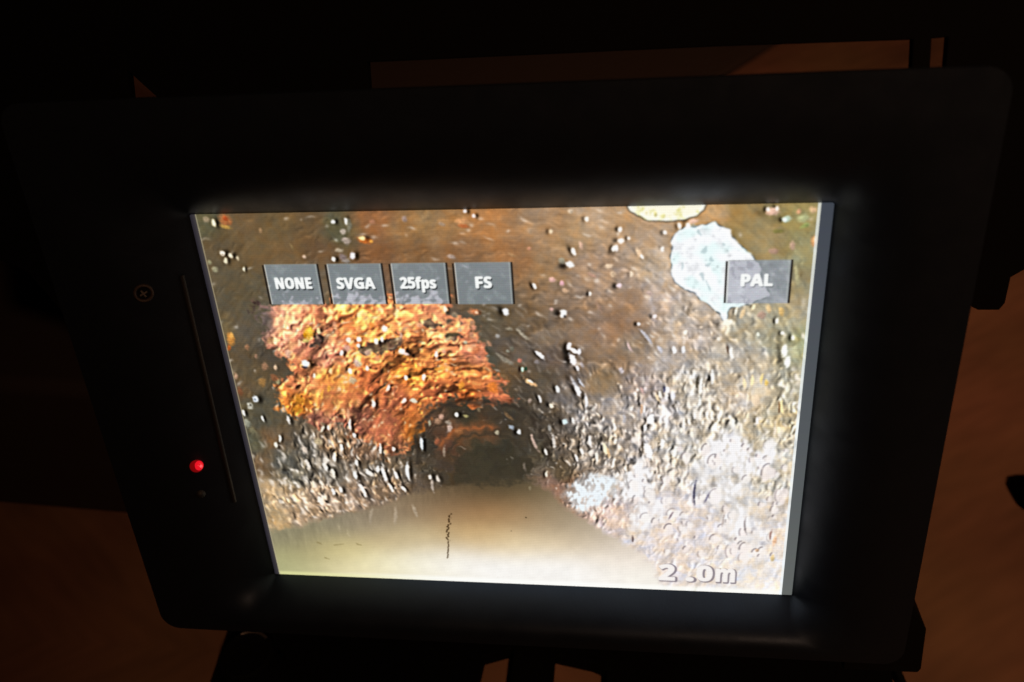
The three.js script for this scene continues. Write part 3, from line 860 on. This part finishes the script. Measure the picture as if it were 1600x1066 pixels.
  // black scratch of dead pixels
  for (let i = 0; i < 46; i++) { const t = i / 45, x = 494 - 20 * t + (t < 0.65 ? 7 : 2.4) * (rnd() - 0.5) + (t > 0.25 && t < 0.6 ? -3 : 0), y = 783 + 140 * t; blob(x, y, t < 0.62 ? 3.6 : 2.4, 5, -20 + rnd() * 40, css(44, 26, 8, t > 0.62 || rnd() < 0.8 ? 0.95 : 0.2), 0.6); }
  blob(682, 787, 4, 4, 0, css(50, 40, 25, 0.9)); blob(643, 830, 3, 3, 0, css(70, 60, 45, 0.8));
  for (const [u, v, w, h, a] of [[140, 890, 20, 4, 30], [190, 893, 26, 4, -10], [245, 890, 14, 6, 15], [152, 940, 14, 5, 20]]) blob(u, v, w, h, a, css(120, 105, 60, 0.5), 0.6);
  // grey on-screen buttons, half see-through
  const box = (x0, y0, x1, y1, txt, tx, ty, tw) => {
    get();
    for (let y = y0; y <= y1; y++) for (let x = x0; x <= x1; x++) { const k = y * TW + x, l = 0.3 * R[k] + 0.55 * G[k] + 0.15 * B[k], e = smooth(90, 235, l), mt = 16 * smooth(0.0, 0.4, fbm(x / 18, y / 18, 5.5, 3)) + (x > 1100 ? -26 * smooth(0.05, 0.3, fbm(x / 14, y / 20, 3.3, 3)) * smooth(150, 230, l) : 0); R[k] = 124 + mt + e * 66 + 5 * noise(x / 5, y / 5, 1) + (R[k] - l) * 0.05; G[k] = 132 + mt * 1.05 + e * 60 + 5 * noise(x / 5, y / 5, 2); B[k] = 135 + mt + e * 66 + 4 * noise(x / 6, y / 6, 3); }
    put();
    ctx.fillStyle = 'rgba(226,228,222,0.85)'; ctx.fillRect(x0, y0, 2.2, y1 - y0); ctx.fillStyle = 'rgba(190,194,190,0.55)'; ctx.fillRect(x1 - 4, y0, 2.5, y1 - y0);
    ctx.fillStyle = 'rgba(24,20,18,0.95)'; ctx.fillRect(x1, y0, 4, y1 - y0 + 1); ctx.fillRect(x0 - 5, y0 + 2, 4, y1 - y0 - 2);
    ctx.fillStyle = 'rgba(150,155,152,0.6)'; ctx.fillRect(x0, y0, x1 - x0, 2);
    ctx.font = 'bold 36px sans-serif'; ctx.textBaseline = 'alphabetic';
    const s = tw / ctx.measureText(txt).width;
    const sh = x0 > 1100 ? 0.3 : 1;
    for (const [dx, dy, col] of [[4, 3, `rgba(25,28,30,${0.85 * sh})`], [2.5, 4, `rgba(25,28,30,${0.6 * sh})`], [0, 0, 'rgb(250,252,250)'], [1.8, 0, 'rgb(250,252,250)'], [-0.8, 0.6, 'rgb(250,252,250)'], [0.8, -1, 'rgb(250,252,250)'], [1, 1, 'rgb(250,252,250)']]) { ctx.save(); ctx.translate(tx + dx, ty + dy); ctx.scale(s, 1.0); ctx.fillStyle = col; ctx.fillText(txt, 0, 0); ctx.restore(); }
  };
  box(144, 117, 263, 212, 'NONE', 159, 175, 86); box(286, 117, 406, 212, 'SVGA', 300, 176, 86); box(428, 117, 547, 212, '25fps', 442, 176, 80); box(566, 117, 686, 213, 'FS', 605, 176, 38); box(1131, 118, 1254, 213, 'PAL', 1155, 175, 66);
  // the distance counter: blocky letters with a dark outline
  const digit = (txt, x, y, w, h) => {
    ctx.save(); ctx.font = 'bold 100px sans-serif'; const mt = ctx.measureText(txt), hh = mt.actualBoundingBoxAscent; ctx.translate(x, y); ctx.scale(w / mt.width, h / hh);
    ctx.lineJoin = 'round'; ctx.strokeStyle = 'rgba(112,102,114,0.8)'; ctx.lineWidth = 12; ctx.strokeText(txt, 4, 2); ctx.fillStyle = 'rgb(248,243,240)'; ctx.fillText(txt, 0, 0); ctx.lineWidth = 5; ctx.strokeStyle = 'rgb(248,243,240)'; ctx.strokeText(txt, 0, 0); ctx.restore();
  };
  digit('2', 1002, 968, 42, 50); digit('.', 1066, 968, 26, 11); digit('0', 1094, 966, 40, 48); digit('m', 1138, 966, 52, 40);
  get();
  for (const ch of [R, G, B]) { const a = blur(ch, 1); for (let k = 0; k < TW * TH; k++) ch[k] = 0.35 * ch[k] + 0.65 * a[k]; }
  // video lines, the overscan lines at the rim, the unlit strips of the panel at both sides
  const grain = () => (rnd() + rnd() - 1) * 5;
  for (let y = 0; y < TH; y++) for (let x = 0; x < TW; x++) {
    const k = y * TW + x, line = 1 + 0.022 * Math.sin(y * Math.PI * 2 / 5.2) + 0.012 * Math.sin(x * Math.PI * 2 / 4.1), g = grain();
    R[k] = R[k] * line + g; G[k] = G[k] * line + g; B[k] = B[k] * line + g;
    const low = smooth(TH - 22, TH - 8, y) * smooth(60, 500, x); R[k] += (255 - R[k]) * low * 0.9; G[k] += (255 - G[k]) * low * 0.9; B[k] += (252 - B[k]) * low * 0.85;
    const lowL = smooth(TH - 16, TH - 6, y) * (1 - smooth(60, 500, x)) * 0.6; R[k] += (244 - R[k]) * lowL; G[k] += (246 - G[k]) * lowL; B[k] += (176 - B[k]) * lowL;
    if (x < GAP) { const q = x / GAP; R[k] = 40 + 28 * q; G[k] = 38 + 26 * q; B[k] = 46 + 20 * q; }
    else if (x < GAP + 2.5) { R[k] = Math.min(255, R[k] * 0.5 + 95); G[k] = Math.min(255, G[k] * 0.5 + 90); B[k] = Math.min(255, B[k] * 0.5 + 75); }
    else if (x > TW - 25) { const q = y / TH; R[k] = 66 + 34 * q; G[k] = 72 + 32 * q; B[k] = 82 + 20 * q; }
    else if (x > TW - 31) { R[k] = R[k] * 0.3 + 170; G[k] = G[k] * 0.3 + 176; B[k] = B[k] * 0.3 + 179; }
  }
  const data = new Uint8Array(TW * TH * 4);
  for (let y = 0; y < TH; y++) for (let x = 0; x < TW; x++) { const k = y * TW + x, o = ((TH - 1 - y) * TW + x) * 4; data[o] = clamp(R[k], 0, 255); data[o + 1] = clamp(G[k], 0, 255); data[o + 2] = clamp(B[k], 0, 255); data[o + 3] = 255; }
  const t = new THREE.DataTexture(data, TW, TH); t.colorSpace = THREE.SRGBColorSpace; t.magFilter = THREE.LinearFilter; t.minFilter = THREE.LinearFilter; t.needsUpdate = true;
  return t;
}

// ---------------------------------------------------------------- materials
const grainMap = greyTexture(256, (u, v) => 0.5 + 0.5 * fbm(u * 60, v * 60, 0.3, 2) + 0.3 * fbm(u * 9, v * 9, 4.1, 3), 6);
const roughMap = greyTexture(256, (u, v) => 0.72 + 0.3 * fbm(u * 8, v * 8, 7.7, 4), 3);
const plastic = new THREE.MeshPhysicalMaterial({ color: new THREE.Color().setRGB(0.010, 0.0135, 0.02), roughness: 0.6, specularIntensity: 0.55, specularColor: new THREE.Color().setRGB(0.55, 0.73, 1), roughnessMap: roughMap, bumpMap: grainMap, bumpScale: 0.00004 });  // cool specular tint turns the bloom on the front frame blue
const rubber = new THREE.MeshPhysicalMaterial({ color: new THREE.Color().setRGB(0.004, 0.004, 0.004), roughness: 0.9, specularIntensity: 0.25 });
const handlePlastic = new THREE.MeshPhysicalMaterial({ color: new THREE.Color().setRGB(0.0035, 0.0035, 0.0035), roughness: 0.85, specularIntensity: 0.15 });
const satin = new THREE.MeshStandardMaterial({ color: new THREE.Color().setRGB(0.012, 0.012, 0.012), roughness: 0.6 });
const wornSteelAndHighlight = new THREE.MeshStandardMaterial({ color: new THREE.Color().setRGB(0.3, 0.27, 0.25), roughness: 0.45, metalness: 0.8 });

// ---------------------------------------------------------------- floor
function floorTexture() {
  const n = 1024, d = new Uint8Array(n * n * 4);
  for (let y = 0; y < n; y++) for (let x = 0; x < n; x++) {
    const u = x / n, v = y / n, a = 0.62, p = u * Math.cos(a) + v * Math.sin(a), q = -u * Math.sin(a) + v * Math.cos(a);
    const g = 0.5 * fbm(p * 5, q * 26, 1.2, 4) + 0.5 * fbm(u * 8, v * 8, 6.2, 4) + 0.12 * noise(p * 40, q * 170, 3);
    const f = 1 + 0.55 * g, o = (y * n + x) * 4;
    d[o] = clamp(150 * f, 0, 255); d[o + 1] = clamp(109 * f * (1 + 0.06 * noise(u * 14, v * 14, 9)), 0, 255); d[o + 2] = clamp(84 * f, 0, 255); d[o + 3] = 255;
  }
  const t = new THREE.DataTexture(d, n, n); t.colorSpace = THREE.SRGBColorSpace; t.wrapS = t.wrapT = THREE.MirroredRepeatWrapping; t.magFilter = t.minFilter = THREE.LinearFilter; t.repeat.set(6, 6); t.needsUpdate = true;
  return t;
}
const floorMesh = shade(new THREE.Mesh(new THREE.PlaneGeometry(6, 6), new THREE.MeshStandardMaterial({ map: floorTexture(), roughness: 0.7 })));
floorMesh.rotation.x = -Math.PI / 2; floorMesh.name = 'floor'; floorMesh.userData.kind = 'structure'; scene.add(floorMesh);

// ---------------------------------------------------------------- the monitor; parts are given in the screen's own frame (x right, y up, z out of the screen)
const PW = 0.2, PH = PW / 1.325;                     // panel
const base = [0, -0.108, -0.02];                     // foot of the monitor in that frame
const monitor = thing('inspection_monitor', 'black drain camera monitor showing a rusty pipe on its lit screen', 'monitor');
monitor.position.copy(RX(base)); monitor.rotation.x = -TILT;
const local = (g) => g.translate(-base[0], -base[1], -base[2]);
const OUT = { l: -0.1417, r: 0.1359, b: -0.0889, t: 0.116, z: 0.018 };   // rim of the front frame

function ring(l, r, b, t, rad, n = 8) {              // rounded rectangle, counter-clockwise from the right of the bottom-right corner
  const p = [];
  for (const [cx, cy, a0] of [[r - rad, b + rad, -90], [r - rad, t - rad, 0], [l + rad, t - rad, 90], [l + rad, b + rad, 180]]) for (let i = 0; i <= n; i++) { const a = (a0 + 90 * i / n) * Math.PI / 180; p.push([cx + rad * Math.cos(a), cy + rad * Math.sin(a)]); }
  return p;
}
function loft(rings, capEnd = false) {               // rings of equal count: [[x, y, z], ...]
  const pos = [], idx = [], n = rings[0].length;
  rings.forEach((r) => r.forEach((p) => pos.push(...p)));
  for (let j = 0; j + 1 < rings.length; j++) for (let i = 0; i < n; i++) { const a = j * n + i, b = j * n + (i + 1) % n, c = a + n, d = b + n; idx.push(a, b, c, b, d, c); }
  if (capEnd) { const r = rings[rings.length - 1], o = (rings.length - 1) * n, m = pos.length / 3; pos.push(...[0, 1, 2].map((k) => r.reduce((s, p) => s + p[k], 0) / n)); for (let i = 0; i < n; i++) idx.push(o + i, o + (i + 1) % n, m); }
  const g = new THREE.BufferGeometry(); g.setAttribute('position', new THREE.Float32BufferAttribute(pos, 3)); g.setIndex(idx);
  g.setAttribute('uv', new THREE.Float32BufferAttribute(pos.filter((_, i) => i % 3 < 2).map((v) => v * 5), 2));
  g.computeVertexNormals(); return g;
}
const DISH = 3.4, profile = (s) => OUT.z * (1 - (1 - s) ** DISH);
{ // front frame: a shallow dish, shaped to catch screen light in place of lens bloom
  const rings = [], N = 26;
  for (let j = 0; j <= N; j++) { const s = j / N, mix = (a, b) => a + (b - a) * s; rings.push(ring(mix(-PW / 2, OUT.l), mix(PW / 2, OUT.r), mix(-PH / 2, OUT.b), mix(PH / 2, OUT.t), 0.0008 + 0.0062 * s + 0.045 * s * (1 - s)).map((p) => [p[0], p[1], profile(s) + 0.0002])); }
  part('front_frame', local(loft(rings.reverse())), plastic, monitor);
}
{ // housing behind it, drawn in towards the back
  const rings = [];
  for (const [z, inset, rad] of [[0.018, 0.0002, 0.007], [0.0145, 0.0003, 0.007], [0.004, 0.0026, 0.008], [-0.02, 0.009, 0.009], [-0.04, 0.015, 0.011], [-0.045, 0.021, 0.012]]) rings.push(ring(OUT.l + inset, OUT.r - inset, OUT.b + inset, OUT.t - inset, rad).map((p) => [p[0], p[1], z - 0.0003]));
  part('housing', local(loft(rings, true)), plastic, monitor);
}
const picture = screenPicture();
const screenMat = new THREE.MeshStandardMaterial({ color: 0x000000, roughness: 1, emissive: 0xffffff, emissiveMap: picture, emissiveIntensity: 1 });
const screen = part('screen', local(new THREE.PlaneGeometry(PW, PH)), screenMat, monitor);
screen.userData.label = 'lit screen with a rusty pipe, button boxes NONE SVGA 25fps FS PAL and 2.0m';
const glow = new THREE.RectAreaLight(0xfff0e0, 0.12, PW, PH);
glow.position.set(-base[0], -base[1], -base[2] + 0.001); glow.rotation.y = Math.PI; monitor.add(glow); glow.name = 'screen_glow';

const zAt = (x, y) => {                              // height of the front frame at a point beside the screen
  const s = Math.max((x + PW / 2) / (OUT.l + PW / 2), (x - PW / 2) / (OUT.r - PW / 2), (y + PH / 2) / (OUT.b + PH / 2), (y - PH / 2) / (OUT.t - PH / 2));
  return profile(clamp(s));
};
function onFrame(name, g, m, x, y, lift = 0) { const o = part(name, g, m, monitor); o.position.set(x - base[0], y - base[1], zAt(x, y) + lift - base[2]); o.rotation.y = Math.atan((zAt(x - 0.0005, y) - zAt(x + 0.0005, y)) / 0.001); return o; }
// red power light and the dark one under it
const led = onFrame('power_light', new THREE.SphereGeometry(0.0024, 24, 16), new THREE.MeshPhysicalMaterial({ color: new THREE.Color().setRGB(0.35, 0.005, 0.008), roughness: 0.15, clearcoat: 1, emissive: new THREE.Color().setRGB(0.16, 0.0012, 0.002), emissiveIntensity: 1 }), -0.1128, -0.0141, 0.0002);
led.userData.label = 'glowing red power light';
{ const die = part('light_core', new THREE.SphereGeometry(0.0018, 20, 14), new THREE.MeshPhysicalMaterial({ color: 0x300000, roughness: 0.2, clearcoat: 1, emissive: new THREE.Color().setRGB(0.85, 0.008, 0.02), emissiveIntensity: 1 }), led); die.position.set(0.0006, 0.0004, 0.0009); const tip = part('painted_glint', new THREE.SphereGeometry(0.0005, 12, 8), new THREE.MeshStandardMaterial({ color: 0x300000, emissive: new THREE.Color().setRGB(1.2, 0.12, 0.14), emissiveIntensity: 1 }), led); tip.position.set(0.0014, 0.0008, 0.0024); }  // the smallest bead glows as a painted highlight on the dome
onFrame('indicator_light', new THREE.SphereGeometry(0.0019, 20, 12), satin, -0.1142, -0.0263, -0.0006).userData.label = 'unlit dark indicator light under the red one';
{ // recessed screw: a raised ring with a cross-slotted head inside
  const prof = [[0.0031, -0.001], [0.0031, 0.0006], [0.0027, 0.001], [0.0022, 0.0007], [0.0021, -0.0006]].map(([x, y]) => new THREE.Vector2(x, y));
  const s = onFrame('screw', new THREE.LatheGeometry(prof, 28).rotateX(Math.PI / 2), new THREE.MeshStandardMaterial({ color: new THREE.Color().setRGB(0.045, 0.03, 0.024), roughness: 0.6 }), -0.1144, 0.054, 0);
  const head = part('screw_head', new THREE.CylinderGeometry(0.0019, 0.0019, 0.0008, 20).rotateX(Math.PI / 2), rubber, s); head.position.z = 0.0002;
  for (const r of [0, Math.PI / 2]) { const b = part('slot', new THREE.BoxGeometry(0.0026, 0.0005, 0.0003), wornSteelAndHighlight, s); b.position.z = 0.00072 + r * 0.0001; b.rotation.z = r + 0.4; }
}
{ // raised bead along the left of the screen
  const pts = []; for (let i = 0; i <= 12; i++) { const t = i / 12, x = -0.1045 - 0.001 * t, y = 0.0568 - 0.0912 * t; pts.push(new THREE.Vector3(x, y, zAt(x, y) + 0.0001)); }
  part('bead', local(new THREE.TubeGeometry(new THREE.CatmullRomCurve3(pts), 40, 0.0009, 8)), satin, monitor);
}
function plate(outline, holes, depth, bevel) {
  const s = new THREE.Shape(outline.map((p) => new THREE.Vector2(...p)));
  for (const h of holes) s.holes.push(new THREE.Path(h.map((p) => new THREE.Vector2(...p))));
  return new THREE.ExtrudeGeometry(s, { depth, bevelEnabled: bevel > 0, bevelSize: bevel, bevelThickness: bevel, bevelSegments: 2, steps: 1, curveSegments: 10, bevelOffset: -bevel });
}
{ // corner guard, low right
  const g = plate([[0.122, -0.074], [0.1415, -0.0745], [0.1492, -0.0898], [0.1502, -0.1097], [0.1492, -0.1118], [0.122, -0.1122]], [], 0.03, 0.0006); g.translate(0, 0, -0.0306);
  part('corner_guard', local(g), rubber, monitor);
}
{ // carrying handle behind the top: a deep bar on two arms, with openings under the bar
  const out = [[-0.215, 0.15], [-0.215, 0.06], [-0.185, 0.045], [-0.176, 0.028], [-0.165, 0.026], [-0.145, 0.034], [-0.13, 0.05], [-0.12, 0.08], [-0.10, 0.09], [0.10, 0.09], [0.12, 0.07], [0.135, 0.05], [0.148, 0.036], [0.1535, 0.0293], [0.1557, 0.0282], [0.1622, 0.0282], [0.1636, 0.0308], [0.1637, 0.040], [0.1674, 0.0427], [0.19, 0.054], [0.21, 0.07], [0.21, 0.15]];
  const holes = [[[-0.1243, 0.1168], [-0.1148, 0.1062], [-0.1148, 0.098], [-0.1272, 0.098]], [[-0.0422, 0.116], [0.0649, 0.1163], [0.1229, 0.1158], [0.1247, 0.096], [-0.0435, 0.096]], [[0.1282, 0.1159], [0.1326, 0.1161], [0.134, 0.096], [0.13, 0.096]]];
  const g = plate(out, holes, 0.003, 0.0005); g.translate(0, 0, -0.0295);
  part('carry_handle', local(g), handlePlastic, monitor);
}
{ // hinged foot that stands on the base plate
  const a = new RoundedBoxGeometry(0.16, 0.05, 0.014, 3, 0.003); a.translate(0.0, -0.108, -0.034);
  part('stand_foot', local(a), handlePlastic, monitor);
}

// ---------------------------------------------------------------- what the monitor stands on
{
  const t = thing('base_plate', 'flat black base plate with cut-outs under the monitor', 'base plate', [0, 0, 0]);
  const s = [[-0.158, -0.09], [0.152, -0.09], [0.153, 0.1], [-0.146, 0.1]];
  const holes = [[[-0.026, 0.0005], [-0.0125, -0.0045], [-0.0125, 0.05], [-0.03, 0.05]], [[0.0066, -0.002], [0.024, 0.0012], [0.030, 0.004], [0.031, 0.05], [0.0062, 0.05]]];
  const g = plate(s.map(([x, z]) => [x, -z]).reverse(), holes.map((h) => h.map(([x, z]) => [x, -z])), 0.006, 0.0008);
  g.rotateX(-Math.PI / 2); g.translate(0, 0.0008, 0);
  part('plate', g, handlePlastic, t);
  for (const x of [-0.055, 0.055]) { const b = part('support', new RoundedBoxGeometry(0.02, 0.05, 0.024, 2, 0.003), handlePlastic, t); b.position.set(x, 0.0305, -0.06); }
}
{
  const t = thing('control_knob', 'round black knob with a worn rim and a painted highlight arc at the lower left under the monitor', 'knob', [-0.1285, 0.0068, 0.0175]);
  const prof = [[0, 0], [0.0145, 0], [0.015, 0.003], [0.0125, 0.005], [0.0122, 0.0205], [0.0112, 0.0222], [0.0095, 0.0216], [0.0085, 0.0205], [0, 0.0202]].map(([x, y]) => new THREE.Vector2(x, y));
  part('knob_body', new THREE.LatheGeometry(prof, 48), rubber, t);
  const arc = new THREE.TorusGeometry(0.0106, 0.0007, 8, 40, 1.3); arc.rotateX(Math.PI / 2); arc.rotateY(2.1); arc.translate(0, 0.0221, 0);  // pale arc only where the rim highlight sits, painted in as steel
  part('rim', arc, wornSteelAndHighlight, t);
}
// ---------------------------------------------------------------- things behind and beside it
{
  const t = thing('added_dark_case', 'low dark case added to darken the floor behind the left of the monitor', 'case', [-0.44, 0, -0.2]); t.rotation.y = -0.06;  // box added to make this stretch of floor dark
  const g = new RoundedBoxGeometry(0.46, 0.1, 0.22, 4, 0.008); g.translate(0, 0.05, 0);
  part('case_body', g, new THREE.MeshStandardMaterial({ color: new THREE.Color().setRGB(0.03, 0.02, 0.018), roughness: 0.8, bumpMap: grainMap, bumpScale: 0.0003 }), t);
}
{
  const t = thing('added_shade_mat', 'dark brown mat added in place of shade on the floor behind the monitor', 'mat', [-0.012, 0, -0.837]); t.rotation.y = -0.628;  // thin dark slab added to stand in for a soft floor shadow
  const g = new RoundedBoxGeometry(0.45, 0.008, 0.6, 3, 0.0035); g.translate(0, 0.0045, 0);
  part('shade_mat_body', g, new THREE.MeshStandardMaterial({ color: new THREE.Color().setRGB(0.07, 0.045, 0.035), roughness: 0.95, bumpMap: grainMap, bumpScale: 0.002 }), t);
}
{
  const t = thing('cable_plug', 'dark rounded cable plug lying on the floor at the right edge', 'plug', [0.252, 0, -0.104]);
  const prof = [[0, -0.014], [0.006, -0.0135], [0.0095, -0.011], [0.0105, -0.006], [0.0105, 0.012], [0.008, 0.016], [0.005, 0.03], [0, 0.03]].map(([x, y]) => new THREE.Vector2(x, y));
  const g = new THREE.LatheGeometry(prof, 28); g.rotateZ(-Math.PI / 2); g.translate(0, 0.0105, 0); part('plug_body', g, rubber, t);
}
{
  const c = new THREE.CatmullRomCurve3([[0.13, 0.03, -0.03], [0.1475, 0.02, -0.016], [0.1575, 0.0035, 0.0], [0.165, 0.0022, 0.03], [0.17, 0.0022, 0.09]].map((p) => new THREE.Vector3(...p)));
  const m = shade(new THREE.Mesh(new THREE.TubeGeometry(c, 60, 0.0016, 8), rubber)); m.name = 'cable'; m.userData = { label: 'thin dark cable running down beside the right corner guard', category: 'cable' }; scene.add(m);
}
// ---------------------------------------------------------------- the warm lamp, right of the frame
{
  const t = thing('reading_lamp', 'warm reflector lamp standing outside the frame to the right', 'lamp', [LAMP.x + 0.35, 0, LAMP.z + 0.1]);
  const at = new THREE.Vector3(-0.35, LAMP.y, -0.1), dir = LAMP_AIM.clone().sub(LAMP).normalize(), turn = new THREE.Quaternion().setFromUnitVectors(new THREE.Vector3(0, -1, 0), dir);
  const bulb = part('bulb', new THREE.SphereGeometry(0.022, 20, 14), new THREE.MeshStandardMaterial({ color: 0x222222, emissive: new THREE.Color().setRGB(1, 0.5, 0.2), emissiveIntensity: 3 }), t); bulb.position.copy(at);
  const hood = [[0.0, 0.075], [0.03, 0.072], [0.045, 0.05], [0.075, -0.005], [0.073, -0.006], [0.042, 0.047], [0.028, 0.068], [0.0, 0.07]].map(([x, y]) => new THREE.Vector2(x, y));
  const h = part('reflector', new THREE.LatheGeometry(hood, 40), handlePlastic, t); h.position.copy(at); h.quaternion.copy(turn);
  const stem = part('stem', new THREE.TubeGeometry(new THREE.CatmullRomCurve3([[0, 0, 0], [0, 0.5, 0], [0, 0.95, 0.02], [-0.12, 1.18, 0], [-0.34, 1.07, -0.07]].map((p) => new THREE.Vector3(...p))), 40, 0.006, 8), satin, t); stem.position.y = 0.01;
  part('lamp_foot', new THREE.CylinderGeometry(0.1, 0.11, 0.02, 32), satin, t).position.y = 0.01;
  const l = new THREE.SpotLight(new THREE.Color().setRGB(1, 0.52, 0.28), LAMP_POWER, 0, 0.97, 1, 2); l.position.copy(at); l.target.position.copy(LAMP_AIM).sub(t.position); t.add(l.target); l.castShadow = true; l.shadow.radius = 2; l.name = 'lamp_light'; t.add(l);
}
renderer.render(scene, camera);
